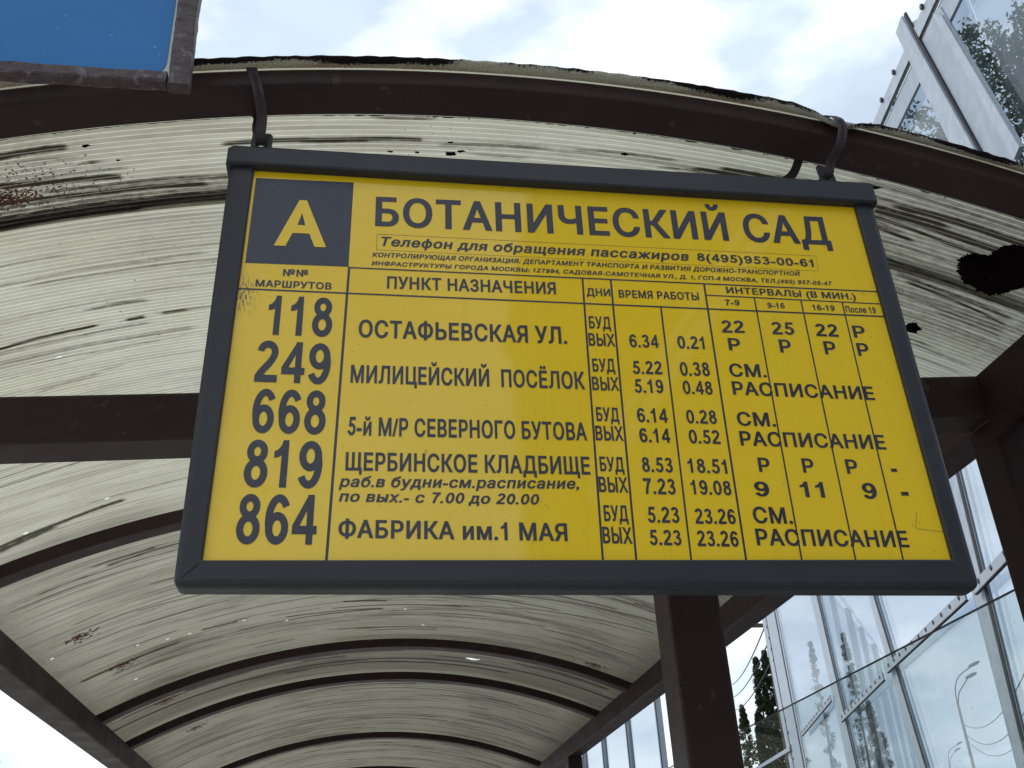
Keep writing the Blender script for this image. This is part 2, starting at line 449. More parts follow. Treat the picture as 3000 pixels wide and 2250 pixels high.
def mat_leaf(name, c1, c2, c3):
    m, t, out = new_mat(name); g = NT(t); v = obj_coord(g)
    a = g.noise(v, 0.9, 4, 0.6); w = g.n('ShaderNodeNewGeometry').outputs['Random Per Island']
    col = g.mix(g.maprange(a, 0.35, 0.65), c1, c2); col = g.mix(g.math('MULTIPLY', w, 0.6), col, c3)
    df = g.n('ShaderNodeBsdfDiffuse'); t.links.new(col, df.inputs[0])
    tr = g.n('ShaderNodeBsdfTranslucent'); t.links.new(g.mix(0.5, col, (0.16, 0.20, 0.05)), tr.inputs[0])
    ms = g.n('ShaderNodeMixShader'); ms.inputs[0].default_value = 0.3
    t.links.new(df.outputs[0], ms.inputs[1]); t.links.new(tr.outputs[0], ms.inputs[2]); t.links.new(ms.outputs[0], out.inputs[0])
    return m
M['leaf'] = mat_leaf('leaf_green', (0.045, 0.070, 0.030), (0.085, 0.11, 0.045), (0.03, 0.05, 0.025))
M['leaf_dark'] = mat_leaf('leaf_poplar', (0.032, 0.050, 0.032), (0.060, 0.080, 0.045), (0.025, 0.04, 0.028))
M['leaf_red'] = mat_leaf('leaf_reddish', (0.16, 0.05, 0.04), (0.11, 0.06, 0.05), (0.10, 0.04, 0.03))
# ================================================================== SETTING
mb = MB(); mb.add([(-400, -400, 0), (400, -400, 0), (400, 400, 0), (-400, 400, 0)], [(0, 1, 2, 3)])
tag(mb.build('ground', M['asphalt']), kind='structure')
mb = MB(); mb.box((-5, -7, -0.1), (2.3, 30, 0.12))  # slab out of view, extended and kept pale to bounce light onto the board
tag(mb.build('pavement', M['pavement']), kind='structure')

# ================================================================== BUS SHELTER
CX, CZ, RS = 0.19, 0.235, 2.400          # axis of the barrel roof and radius of the sheet's underside
shelter = thing('bus_shelter', 'long bus shelter with brown steel tubes and a dirty translucent barrel roof', 'bus shelter', (0.1, 4.3, 0.12))

def arc(th, r): return (CX + r*math.sin(th), CZ + r*math.cos(th))
def th_of(x, r=RS): return math.asin((x - CX)/r)
TH0, TH1 = th_of(-0.955), th_of(1.175)

def rib(yr, ri, ro, depth=0.06, n=72, mat=None, jag=0.0):
    """curved square tube; yr is its rear face"""
    mb = MB(); yc = yr - depth/2; rc = (ri + ro)/2; pr = chamfer_rect(depth, ro - ri, 0.004)
    rings = []
    for k in range(n + 1):
        th = TH0 + (TH1 - TH0)*k/n
        ring = []
        for a, b in pr:
            x, z = arc(th, rc + b); ring.append((x, yc + a, z))
        rings.append(ring)
    mb.loft(rings)
    o = mb.build('roof_rib', mat or M['brown'], shelter, smooth=False)
    return o
rib(1.070, 2.371, 2.3985)
for yr in (2.508, 4.100, 4.683, 6.208, 7.560):
    rib(yr, 2.366, 2.3990)

# ragged paint edge along the front rib's rear lower edge
mb = MB()
th = TH0
while th < TH1:
    w = random.uniform(0.003, 0.03); d = random.choice((0.0006, 0.001, 0.0016, 0.0030))*random.random()
    pts = []
    for k, dd in ((0, 0), (0.3, d), (0.7, d*random.uniform(0.4, 1)), (1, 0)):
        x, z = arc(th + w/2.4*k, 2.3705); pts.append((x, 1.069 + dd, z))
    n0 = [(p[0], p[1], p[2]) for p in pts]; n1_ = [(p[0], p[1], p[2] + 0.001) for p in pts]
    base0 = [(n0[0][0], 1.066, n0[0][2])]; 
    mb.add(n0 + n1_, [(0, 1, 2, 3), (7, 6, 5, 4), (0, 4, 5, 1), (1, 5, 6, 2), (2, 6, 7, 3)])
    th += w/2.4
o = mb.build('paint_flake', M['brown'], shelter); o['kind'] = 'stuff'

# tie beam across the front, sloping a little
def tube_part(name, A, B, w, h, mat, parent=shelter, c=0.006):
    mb = MB(); beam(mb, A, B, w, h, c=c); return mb.build(name, mat, parent)
tube_part('tie_beam', (-0.888, 1.49, 2.289), (1.112, 1.49, 2.390), 0.08, 0.080, M['brown'])
tube_part('eave_beam', (-0.934, 1.00, 2.310), (-0.934, 7.62, 2.310), 0.09, 0.080, M['brown'])
tube_part('eave_beam', (1.151, 1.00, 2.385), (1.151, 7.62, 2.385), 0.075, 0.080, M['brown'])
# welded knee at the right hand joint
mb = MB()
kx = 1.1125
prof = [(1.448, 2.425), (1.30, 2.425), (1.14, 2.424), (1.09, 2.36), (1.30, 2.33), (1.448, 2.30)]
mb.loft([[(kx, y, z) for y, z in prof], [(kx - 0.012, y, z) for y, z in prof]])
mb.build('knee_plate', M['red_brown'], shelter)
# weld seam around the joint
mb = MB(); rr_ = random.Random(3)
pts = [(1.108 + rr_.uniform(-.002, .002), 1.449 - 0.003*rr_.random(), 2.425 - 0.12*k/14) for k in range(15)]
mb.tube(pts, [0.004 + 0.002*rr_.random() for _ in pts], 6)
mb.build('weld_seam', M['galv_dark'], shelter, True)

def post(x0, x1, y0, y1, z1, mat=M['brown']):
    mb = MB()
    pr = [(a + (x0+x1)/2, b + (y0+y1)/2) for a, b in chamfer_rect(x1-x0, y1-y0, 0.006)]
    mb.loft([[(x, y, 0.12) for x, y in pr], [(x, y, z1) for x, y in pr]])
    p = mb.build('post', mat, shelter)
    b = MB(); cx, cy = (x0+x1)/2, (y0+y1)/2
    b.box((cx-.09, cy-.09, 0.121), (cx+.09, cy+.09, 0.132)); b.build('foot_plate', mat, p)
    return p
post(0.478, 0.560, 1.452, 1.532, 2.322, M['brown'])
post(1.1135, 1.195, 1.455, 1.535, 2.343, M['red_brown'])
post(1.1135, 1.1885, 5.30, 5.38, 2.343)
post(1.1135, 1.1885, 7.50, 7.58, 2.343)
post(-0.979, -0.889, 1.455, 1.535, 2.268)
post(-0.979, -0.889, 5.30, 5.38, 2.268)
post(-0.979, -0.889, 7.50, 7.58, 2.268)

# side pane
mb = MB(); mb.box((1.147, 1.545, 0.45), (1.153, 5.295, 2.072))
pane = mb.build('side_pane', M['pane'], shelter)
pane['label'] = 'dusty clear side pane with a bare top edge'
mb = MB(); mb.box((1.1468, 1.545, 2.0722), (1.1532, 5.295, 2.0740))
mb.build('pane_edge', M['dark_line'], pane)

# ---------------- roof sheets
def dip(x): return -0.020*math.exp(-((x - 0.665)/0.035)**2) - 0.006*(1/(1 + math.exp(-(x-0.67)/0.01)))
def npdip(x): return -0.020*np.exp(-((x - 0.665)/0.035)**2) - 0.006/(1 + np.exp(-np.clip((x-0.67)/0.01, -40, 40)))

HOLES = [(-0.742, 2.347), (-0.888, 3.261), (-0.602, 3.522), (-0.536, 3.537), (-0.686, 3.47), (-0.356, 3.55), (-0.222, 3.656), (-0.277, 3.313), (-0.757, 3.848),
         (-0.564, 2.299), (-0.528, 1.66), (-0.013, 4.443), (0.196, 3.654), (0.275, 3.867), (0.372, 3.393), (0.549, 4.329), (0.291, 3.439)]
BIG_HOLE = (0.522, 4.345)
# (x0, y0, x1, y1, half width in m, darkness): algae streaks seen in the sheets, each following one cell or a few
ST = [(-.60,1.178,-.33,1.203,.006,.95),(-.46,1.214,-.16,1.222,.006,.65),(-.62,1.222,-.20,1.236,.006,.8),(-.56,1.263,-.15,1.262,.0055,1.0),(-.62,1.278,-.30,1.276,.004,.8),(-.56,1.136,-.40,1.128,.006,.9),
 (-.60,1.128,-.385,1.130,.006,.9),(-.48,1.147,-.36,1.150,.003,.5),(-.62,1.172,-.395,1.199,.006,.75),(-.52,1.183,-.31,1.184,.004,.5),(-.40,1.166,-.34,1.166,.004,.7),
 (-.62,1.255,-.15,1.255,.007,.72),(-.62,1.232,-.16,1.238,.006,.50),(-.62,1.272,-.17,1.271,.005,.8),(-.62,1.246,-.30,1.245,.004,.6),(-.62,1.214,-.25,1.219,.004,.35),
 (-.66,1.600,-.435,1.582,.0042,1.0),(-.404,1.5835,-.359,1.5815,.0048,1.0),(-.345,1.581,-.285,1.579,.004,.9),(-.47,1.53,-.335,1.534,.0035,.65),(-.43,1.521,-.34,1.533,.003,.5),(-.66,1.525,-.25,1.503,.004,.33),
 (-.66,1.612,-.34,1.603,.005,.45),(-.66,1.642,-.27,1.641,.006,.45),(-.64,1.700,-.26,1.655,.003,.30),(-.70,1.80,-.40,1.72,.004,.35),(-.60,1.76,-.45,1.745,.008,.35),(-.72,1.83,-.56,1.80,.010,.4),
 (-.2,1.151,.098,1.150,.004,.95),(-.1,1.151,.02,1.151,.005,.9),(.098,1.160,.30,1.150,.005,.55),(.30,1.150,.50,1.143,.004,.55),(.0,1.105,.12,1.105,.003,.6),(.15,1.178,.27,1.176,.004,.45),
 (.50,1.160,.62,1.152,.006,.95),(.54,1.150,.68,1.140,.006,1.0),(.44,1.165,.56,1.158,.003,.7),
 (.80,1.142,1.06,1.140,.008,.85),(.74,1.135,.86,1.139,.006,.6),(.79,1.163,1.08,1.176,.008,.97),(.77,1.152,.93,1.158,.006,.8),(.72,1.172,1.02,1.196,.004,.85),(.70,1.160,.80,1.163,.008,.4),(.76,1.192,.90,1.209,.0045,.85),(.7,1.18,.88,1.197,.004,.6),
 (.74,1.235,1.10,1.262,.005,.5),(.76,1.252,1.12,1.290,.005,.65),(.88,1.298,1.12,1.318,.006,.7),(.90,1.308,1.12,1.336,.004,.8),(.78,1.335,.98,1.353,.004,.3),(.84,1.375,1.02,1.392,.008,.3),(.9,1.42,1.06,1.435,.010,.35),
 (-.85,2.10,-.40,2.075,.006,.55),(-.85,2.06,-.38,2.04,.005,.5),(-.72,2.17,-.38,2.15,.005,.35),(-.86,2.385,-.52,2.33,.010,.9),(-.86,2.41,-.66,2.36,.016,.75),(-.62,2.30,-.30,2.29,.004,.6),(-.80,2.22,-.45,2.20,.004,.35),
 (-.92,2.60,-.40,2.57,.006,.55),(-.92,2.66,-.42,2.63,.005,.5),(-.92,2.76,-.5,2.70,.004,.6),
 (-.92,3.26,-.30,3.30,.010,.55),(-.90,3.33,-.50,3.35,.006,.5),(-.65,3.14,-.25,3.20,.008,.6),(-.40,3.16,-.12,3.18,.006,.9),(-.16,3.19,.05,3.20,.006,.8),
 (-.90,3.62,-.55,3.60,.018,.8),(-.50,3.54,-.37,3.55,.010,1.0),(-.70,3.47,-.55,3.46,.006,.9),(-.03,3.520,.14,3.545,.012,1.0),(.15,3.44,.28,3.44,.006,.8),(.30,3.395,.56,3.362,.010,.95),(.10,3.385,.20,3.385,.006,.7),
 (.36,3.50,.62,3.46,.012,.55),(.50,3.42,1.10,3.30,.012,.65),(.30,3.60,.60,3.56,.005,.85),(.56,3.55,1.08,3.42,.006,.85),(.62,3.58,1.08,3.46,.004,.7),(.32,3.75,.75,3.70,.006,.85),(.76,3.69,.96,3.66,.005,.95),(.98,3.655,1.12,3.63,.005,.8),(-.10,3.87,.19,3.90,.006,.7),(.1,3.68,.32,3.66,.005,.85),(-.62,3.72,-.3,3.76,.004,.6),(-.55,3.86,-.1,3.90,.004,.6)]
rs = random.Random(5)
for k in range(26):   # between the paired ribs the sheet is the dirtiest
    x0 = rs.uniform(-.9, .8); L_ = rs.uniform(.15, .7); y = rs.uniform(4.14, 4.60)
    ST.append((x0, y, min(1.12, x0 + L_), y + rs.uniform(-.01, .01), rs.uniform(.005, .02), rs.uniform(.5, .95)))
for k in range(120):
    x0 = rs.uniform(-.92, .95); L_ = rs.uniform(.1, .8); y = rs.uniform(4.72, 7.4)
    ST.append((x0, y, min(1.13, x0 + L_), y + rs.uniform(-.02, .02), rs.uniform(.005, .012), rs.uniform(.55, 1.0)))
for k in range(90):
    x0 = rs.uniform(-.92, .95); L_ = rs.uniform(.08, .6); y = rs.uniform(2.55, 4.05)
    ST.append((x0, y, min(1.13, x0 + L_), y + rs.uniform(-.02, .02), rs.uniform(.0035, .008), rs.uniform(.45, 1.0)))
for k in range(55):
    x0 = rs.uniform(-.92, .95); L_ = rs.uniform(.08, .45); y = rs.uniform(1.30, 2.45)
    ST.append((x0, y, min(1.13, x0 + L_), y + rs.uniform(-.004, .004), rs.uniform(.002, .004), rs.uniform(.25, .55)))
for k in range(46):   # right hand part of the front sheets
    x0 = rs.uniform(.62, 1.0); L_ = rs.uniform(.06, .4); y = rs.uniform(1.09, 1.5)
    ST.append((x0, y, min(1.13, x0 + L_), y + L_*0.03, rs.uniform(.002, .005), rs.uniform(.25, .6)))

def roof_sheet(y_start, y_end, rad, step_fn, name='roof_sheet', thick=0.006, xmin=-0.975, xmax=1.19, dipy=False):
    ys = [y_start]
    while ys[-1] < y_end: ys.append(min(y_end, ys[-1] + step_fn(ys[-1])))
    ys = np.array(ys); th = np.linspace(th_of(xmin), th_of(xmax), 225)
    TH, Y = np.meshgrid(th, ys)
    X = CX + rad*np.sin(TH)
    # gentle sag between the ribs and small handling waves
    wave = 0.0012*np.sin(Y*3.1 + TH*2)*np.cos(TH*9 + 1) 
    Rr = rad + wave*(Y > 1.09)
    if dipy: Rr = Rr + npdip(X)*np.clip((1.010 - Y)/0.014, 0, 1)
    X = CX + Rr*np.sin(TH); Z = CZ + Rr*np.cos(TH)
    X2 = CX + (Rr + thick)*np.sin(TH); Z2 = CZ + (Rr + thick)*np.cos(TH)
    nr, ncl = Y.shape; N = nr*ncl
    co = np.concatenate([np.stack([X, Y, Z], -1).reshape(-1, 3), np.stack([X2, Y, Z2], -1).reshape(-1, 3)])
    stain = np.zeros(Y.shape); grime = np.zeros(Y.shape)
    rg = np.random.default_rng(3)
    for (x0, y0, x1, y1, w, d) in ST:
        t = np.clip((X - x0)/(x1 - x0), 0, 1)
        if y0 > y_end + .05 and y1 > y_end + .05: continue
        yc = y0 + (y1 - y0)*t + 0.0012*np.sin(X*37 + y0*90)
        fl = 0.012 if d > .85 else 0.03
        fade = np.clip((X - x0)/fl, 0, 1)*np.clip((x1 - X)/fl, 0, 1)
        w = w*1.35 if y0 < 2 else w
        v = np.clip(1.35 - np.abs(Y - yc)/w, 0, 1)*fade*min(1.0, d*1.15)
        stain = np.maximum(stain, v)
    # dark growth along the eaves and beside the ribs
    grime = np.maximum(grime, np.clip((X - 0.98)/0.13, 0, 1)*0.8*np.clip((Y-1.6)/.8, 0, 1))
    grime = np.maximum(grime, np.clip((-0.78 - X)/0.13, 0, 1)*0.7)
    for yr in (4.15, 4.62, 6.15, 4.73): grime = np.maximum(grime, np.clip(1 - np.abs(Y - yr)/0.08, 0, 1)*0.6)
    grime = np.maximum(grime, ((Y > 4.1) & (Y < 4.64))*0.75)
    grime = np.maximum(grime, np.clip((X - 0.60)/0.3, 0, 1)*np.clip((1.50 - Y)/.1, 0, 1)*0.62)
    grime = np.maximum(grime, np.clip((Y - 1.205)/.02, 0, 1)*np.clip((1.284 - Y)/.006, 0, 1)*np.clip((-.02 - X)/.25, 0, 1)*0.85)
    grime = np.maximum(grime, ((Y > 1.10) & (Y < 1.21))*np.clip((-.28 - X)/.15, 0, 1)*0.5)
    grime = np.maximum(grime, np.clip(1 - np.abs(Y - 1.155)/.02, 0, 1)*np.clip((X + .15)/.1, 0, 1)*0.5)
    grime = np.maximum(grime, 0.8*np.exp(-((X - 0.62)/0.10)**2 - ((Y - 5.15)/0.10)**2))
    grime = np.maximum(grime, np.clip((Y - 2.6)/1.5, 0, 1)*0.25)
    keep = np.ones((nr - 1, ncl - 1), bool)
    for hx, hy in HOLES:
        if y_start < hy < y_end:
            j = np.argmin(abs(X[0] - hx)); i = np.argmin(abs(ys - hy))
            if 0 < i < nr - 2: keep[i, j] = False
    hx, hy = BIG_HOLE
    if y_start < hy < y_end:
        for dj, di0, di1 in ((-2, -1, 0), (-1, -2, 1), (0, -2, 2), (1, -1, 2), (2, -1, 1), (3, 0, 0)):
            j = np.argmin(abs(X[0] - hx)) + dj; i = np.argmin(abs(ys - hy))
            for di in range(di0, di1 + 1): keep[i + di, j] = False
    idx = np.arange(N).reshape(nr, ncl)
    a = idx[:-1, :-1][keep]; b = idx[:-1, 1:][keep]; c = idx[1:, 1:][keep]; d = idx[1:, :-1][keep]
    bot = np.stack([a, d, c, b], -1); top = np.stack([a, b, c, d], -1) + N
    rim = []
    for line in (idx[0], idx[-1][::-1], idx[:, -1], idx[:, 0][::-1]):
        rim.append(np.stack([line[:-1], line[1:], line[1:] + N, line[:-1] + N], -1))
    faces = np.concatenate([bot, top] + rim)
    me = bpy.data.meshes.new(name)
    nf = len(faces)
    loc = np.array(shelter.location)
    me.vertices.add(len(co)); me.vertices.foreach_set('co', (co - loc).ravel())
    me.loops.add(nf*4); me.loops.foreach_set('vertex_index', faces.ravel().astype(np.int32))
    me.polygons.add(nf); me.polygons.foreach_set('loop_start', np.arange(0, nf*4, 4, dtype=np.int32))
    me.materials.append(M['roof']); me.materials.append(M['roof_top'])
    mi = np.zeros(nf, np.int32); mi[len(bot):] = 1
    me.polygons.foreach_set('material_index', mi)
    me.update(calc_edges=True)
    me.polygons.foreach_set('use_smooth', np.ones(nf, bool))
    uv = me.uv_layers.new(name='UVMap')
    UVv = np.stack([np.concatenate([(TH*2.4).ravel()]*2), np.concatenate([Y.ravel()]*2)], -1)
    uv.data.foreach_set('uv', UVv[faces.ravel()].ravel())
    aged = np.interp(Y, [1.0, 1.26, 1.6, 2.3, 2.6, 4.1, 4.7, 7.6], [.12, .14, .02, .10, .45, .88, .92, .85])
    aged = np.clip(aged + np.clip((X - 0.55)/0.3, 0, 1)*0.18, 0, 1)
    for nm, arr in (('stain', stain), ('grime', grime), ('aged', aged)):
        at = me.attributes.new(nm, 'FLOAT', 'POINT'); at.data.foreach_set('value', np.concatenate([arr.ravel()]*2).astype(np.float32))
    o = bpy.data.objects.new(name, me); link(o, shelter)
    return o
s1 = roof_sheet(0.9962, 1.285, 2.400, lambda y: 0.0022, dipy=True)
s1['label'] = 'front roof sheet, stained with algae along its cells'
s2 = roof_sheet(1.2600, 4.42, 2.4075, lambda y: 0.0025 if y < 1.8 else 0.005 if y < 2.6 else 0.006)
s3 = roof_sheet(4.40, 7.66, 2.4150, lambda y: 0.008 if y < 6 else 0.014)

# rusted trim around the front edge of the roof
mb = MB(); uvs = []
n = 260; prof = [(1.0098, 2.3988), (1.0045, 2.3976), (0.9985, 2.3980), (0.9945, 2.4000), (0.9925, 2.4022), (0.9935, 2.4045), (0.9970, 2.4035)]
vv = [0, .35, .7, .92, 1.0, 1.0, 1.0]
V_, F_, U_ = [], [], []
for k in range(n + 1):
    th = TH0 + (TH1 - TH0)*k/n; x = CX + 2.4*math.sin(th)
    jit = 0.0007*math.sin(k*1.7) + 0.0006*random.uniform(-1, 1)
    for i, (y, r) in enumerate(prof):
        q = max(0, min(1, (1.009 - y)/0.012)); rr = r + (dip(x) + (jit if i > 2 else 0))*q
        xx, z = arc(th, rr); V_.append((xx, y, z)); U_.append((th*2.4, vv[i]))
m_ = len(prof)
for k in range(n):
    for i in range(m_ - 1):
        a = k*m_ + i; F_.append((a, a + 1, a + m_ + 1, a + m_))
tr_o = mesh_obj('edge_trim', V_, F_, M['trim'], shelter)
uvl = tr_o.data.uv_layers.new(name='UVMap')
for li, lp in enumerate(tr_o.data.loops): uvl.data[li].uv = U_[lp.vertex_index]
sol = tr_o.modifiers.new('thickness', 'SOLIDIFY'); sol.thickness = 0.0012; sol.offset = 1

# growth, holes and debris on the front sheet
def ragged_patch(name, outline, mat, rad, thick, parent, seed=1, rough=0.004, sub=6):
    r = random.Random(seed); pts = []
    m = len(outline)
    for i in range(m):
        a, b = outline[i], outline[(i+1) % m]
        for k in range(sub):
            t = k/sub; j = r.uniform(-1, 1)*rough
            pts.append((a[0] + (b[0]-a[0])*t + j, a[1] + (b[1]-a[1])*t + r.uniform(-1, 1)*rough*0.5))
    cx = sum(p[0] for p in pts)/len(pts); cy = sum(p[1] for p in pts)/len(pts)
    def P(x, y, rd):
        th = th_of(x); X, Z = arc(th, rd); return (X, y, Z)
    n = len(pts); vs, fs = [], []
    rings = [1.0, 0.9, 0.6, 0.3]
    for ri, s in enumerate(rings):
        for (x, y) in pts:
            dz = 0 if ri == 0 else thick*(0.6 + 0.8*r.random())
            vs.append(P(cx + (x-cx)*s, cy + (y-cy)*s, rad - dz - 0.0008))
    vs.append(P(cx, cy, rad - thick))
    for ri in range(len(rings) - 1):
        for k in range(n):
            a = ri*n + k; b = ri*n + (k+1) % n; fs.append((a, b, b + n, a + n))
    for k in range(n): fs.append(((len(rings)-1)*n + k, (len(rings)-1)*n + (k+1) % n, len(vs) - 1))
    return mesh_obj(name, vs, fs, mat, parent)
hole = [(0.985,1.189),(0.968,1.192),(0.956,1.203),(0.958,1.222),(0.970,1.241),(0.982,1.256),(0.993,1.265),(1.003,1.262),(1.014,1.271),(1.024,1.268),(1.031,1.274),(1.049,1.262),(1.060,1.240),(1.075,1.215),(1.080,1.180),(1.066,1.150),(1.045,1.140),(1.019,1.143),(1.004,1.150),(0.996,1.160),(0.992,1.178)]
pp = ragged_patch('charred_patch', hole, M['black'], 2.400, 0.0018, s1, 4, 0.0045, 9)
pp['label'] = 'black ragged charred patch'
ragged_patch('charred_patch', [(0.972,1.412),(0.981,1.405),(0.990,1.412),(0.999,1.417),(0.992,1.424),(0.997,1.432),(0.984,1.436),(0.972,1.430)], M['black'], 2.4075, 0.002, s2, 8, 0.0015, 3)
ragged_patch('leaf', [(0.764,1.1195),(0.770,1.113),(0.787,1.110),(0.780,1.117),(0.768,1.122)], M['black'], 2.400, 0.001, s1, 9, 0.0006, 2)
for i, (x, y, s) in enumerate(((0.398,1.146,.007),(0.136,1.177,.012),(0.150,1.171,.006),(0.085,1.177,.005),(0.134,1.152,.005),(0.045,1.176,.004),(-.37,1.13,.006),(-.335,1.166,.005))):
    r = random.Random(i); out = [(x + s*math.cos(a)*r.uniform(.5, 1.2), y + s*.5*math.sin(a)*r.uniform(.5, 1.2)) for a in [k*math.pi/4 for k in range(8)]]
    ragged_patch('scorch_mark', out, M['black'], 2.400, 0.0008, s1, i, 0.0008, 2)
def flakes(name, centres, n, sx, sy, size, mat, rad, parent):
    mb = MB(); r = random.Random(12)
    for _ in range(n):
        c = r.choice(centres)
        x = r.gauss(c[0], sx); y = r.gauss(c[1], sy); a = r.uniform(0, math.pi); s = size*r.uniform(.3, 1.2)
        q = []
        for da, l in ((0, 1), (1.4, .3), (3.1, .9), (4.5, .35)):
            xx = x + s*l*math.cos(a + da); yy = y + s*l*math.sin(a + da)*0.8
            X, Z = arc(th_of(xx), rad - 0.001 - r.random()*0.002); q.append((X, yy, Z))
        mb.add(q + [(p[0], p[1], p[2] + 0.0006) for p in q], [(0, 1, 2, 3), (7, 6, 5, 4), (0, 4, 5, 1), (1, 5, 6, 2), (2, 6, 7, 3), (3, 7, 4, 0)])
    o = mb.build(name, mat, parent); o['kind'] = 'stuff'; return o
M['debris'] = mat_plain('rust_brown_debris', (0.26, 0.09, 0.05), (0.08, 0.035, 0.024), 0.8, 120)
flakes('leaf_litter', [(-.515, 1.208), (-.48, 1.213), (-.53, 1.225)], 520, .022, .010, .0045, M['debris'], 2.400, s1)
flakes('leaf_litter', [(-.46, 1.175), (-.43, 1.20), (-.50, 1.165), (-.40, 1.218)], 330, .045, .020, .0026, M['debris'], 2.400, s1)
flakes('dirt_speck', [(.12, 1.15), (.9, 1.2), (.95, 1.3), (-.4, 1.6), (-.3, 1.4), (.85, 1.4)], 240, .12, .05, .0013, M['black'], 2.400, s1)
for i, (x, y) in enumerate(((-.79, 3.18), (-.75, 3.62), (-.71, 4.30), (-.68, 5.02), (.98, 4.02))):
    flakes('rust_spot', [(x, y)], 60, .018, .02, .012, M['debris'], 2.4070 if y < 4.41 else 2.4145, s2 if y < 4.41 else s3)
# ================================================================== YELLOW ROUTE BOARD
SA = Matrix(((0.999573, 0.023124, 0.017851), (-0.023526, 0.999468, 0.022606), (-0.017319, -0.023016, 0.999585)))
# columns: board's right, into the board, board's up
SC = Vector((0.263962, 1.023612, 2.201113))
board = thing('route_board', 'yellow bus route board with dark lettering and slate frame hanging by two straps', 'route board', SC)
board.rotation_euler = SA.to_euler()
def lobj(name, verts, faces, mat, parent, smooth=False):
    return mesh_obj(name, verts, faces, mat, parent, smooth, world_coords=False)

def lbar(name, quad_front, depth0, depth1, mat, ch=0.004):
    """bar of the frame: quad_front = 4 (x,z) corners counter-clockwise, front face chamfered"""
    c = Vector((sum(p[0] for p in quad_front)/4, sum(p[1] for p in quad_front)/4))
    def inset(d):
        n = len(quad_front); out = []
        for i in range(n):
            p0 = Vector(quad_front[i-1]); p = Vector(quad_front[i]); p2 = Vector(quad_front[(i+1) % n])
            e1 = (p - p0).normalized(); e2 = (p2 - p).normalized()
            n1_ = Vector((-e1.y, e1.x)); n2_ = Vector((-e2.y, e2.x))
            b = (n1_ + n2_); b = b/(b.length_squared/2)
            out.append(p + b*d)
        return out
    rings = []
    for d, y in ((0, depth1), (0, depth0 + ch), (ch*0.3, depth0 + ch*0.3), (ch, depth0)):
        rings.append([(p[0], y, p[1]) for p in inset(d)])
    mb = MB(); mb.loft(rings)
    return lobj(name, mb.v, mb.f, mat, board)
W2, H2 = 0.4350, 0.2904
# vertical bars (mitred at the bottom), then bottom bar, then the top bar standing proud
def sweep_frame():
    st_ = [((-.4020, .2625), (-.4330, .2640)), ((-.4085, -.255), (-.4350, -.255))]
    for o_ in ((-.4350, -.2790), (-.4344, -.2840), (-.4328, -.2872), (-.4300, -.2896), (-.4250, -.2904)): st_.append(((-.4087, -.2621), o_))
    st_.append(((-.4030, -.2621), (-.4030, -.2904))); st_.append(((.4050, -.2562), (.4050, -.2904)))
    for o_ in ((.4250, -.2904), (.4300, -.2896), (.4328, -.2872), (.4344, -.2840), (.4350, -.2790)): st_.append(((.4106, -.2563), o_))
    st_ += [((.4104, -.249), (.4350, -.249)), ((.4045, .2525), (.4320, .2540))]
    rings = []
    for a, b in st_:
        a, b = Vector(a), Vector(b); d = (b - a).normalized(); w = (b - a).length
        pr = [(0, .026), (0, .0022), (.0006, .0008), (.0020, 0), (w - .0075, 0), (w - .0035, .0010), (w - .0010, .0035), (w, .0080), (w, .026)]
        rings.append([((a + d*q).x, y, (a + d*q).y) for q, y in pr])
    mb = MB(); mb.loft(rings); return lobj('frame', mb.v, mb.f, M['slate'], board)
sweep_frame()
lbar('frame_top_bar', [(-W2 - .0012, .262), (W2 - .001, .2525), (W2 + .0004, .256), (W2 - .001, .2855), (W2 - .004, .2885), (-W2 + .006, .2925), (-W2 - .001, .2875)], -0.0075, 0.0262, M['slate'], 0.0035)
# scored mitre mark bottom left
mb = MB(); mb.loft([[(-.4125, -.0012, -.2655), (-.4110, -.0012, -.2664), (-.4110, .0004, -.2664), (-.4125, .0004, -.2655)], [(-.4260, -.0012, -.2800), (-.4250, -.0012, -.2806), (-.4250, .0004, -.2806), (-.4260, .0004, -.2800)]])
lobj('scratch', [(x*1.0, y*0.5 - .0001, z) for x, y, z in mb.v], mb.f, M['dark_line'], board)
# back plate and face
mb = MB(); mb.box((-.4255, 0.0105, -.2800), (.4245, 0.016, .2800)); lobj('back_plate', mb.v, mb.f, M['galv_dark'], board)
mb = MB()
outer = [(-.4225, -.2780), (.4215, -.2780), (.4165, .2760), (-.4060, .2760)]
mb.loft([[(x, .0103, z) for x, z in outer], [(x, .0060, z) for x, z in outer]])
face = lobj('sign_face', mb.v, mb.f, M['yellow'], board)
# curled grey lip of the sheet down the left, glimpsed at lower right
mb = MB(); rings = []
r = random.Random(2)
for k in range(41):
    t = k/40; z = .262 - .524*t; xx = -.4062 - .0075*t; w = .0040 + .0010*r.uniform(-1, 1) - .0025*max(0, t - .35)
    if t > .8: w = .0006
    rings.append([(xx - .004, .0056, z), (xx + w, .0056, z), (xx + w, .0046, z), (xx - .004, .0040, z)])
mb.loft(rings); lobj('face_lip', mb.v, mb.f, M['grey_edge'], board)
mb = MB(); mb.add([(.4145, .0052, -.200), (.4205, .0052, -.200), (.4205, .0052, -.2600), (.4150, .0052, -.2560), (.4130, .0052, -.235)], [(0, 1, 2, 3, 4)])
mb.add([(.4145, .0058, -.200), (.4205, .0058, -.200), (.4205, .0058, -.2600), (.4150, .0058, -.2560), (.4130, .0058, -.235)], [(4, 3, 2, 1, 0)])
lobj('face_lip', mb.v, mb.f, M['grey_edge'], board)

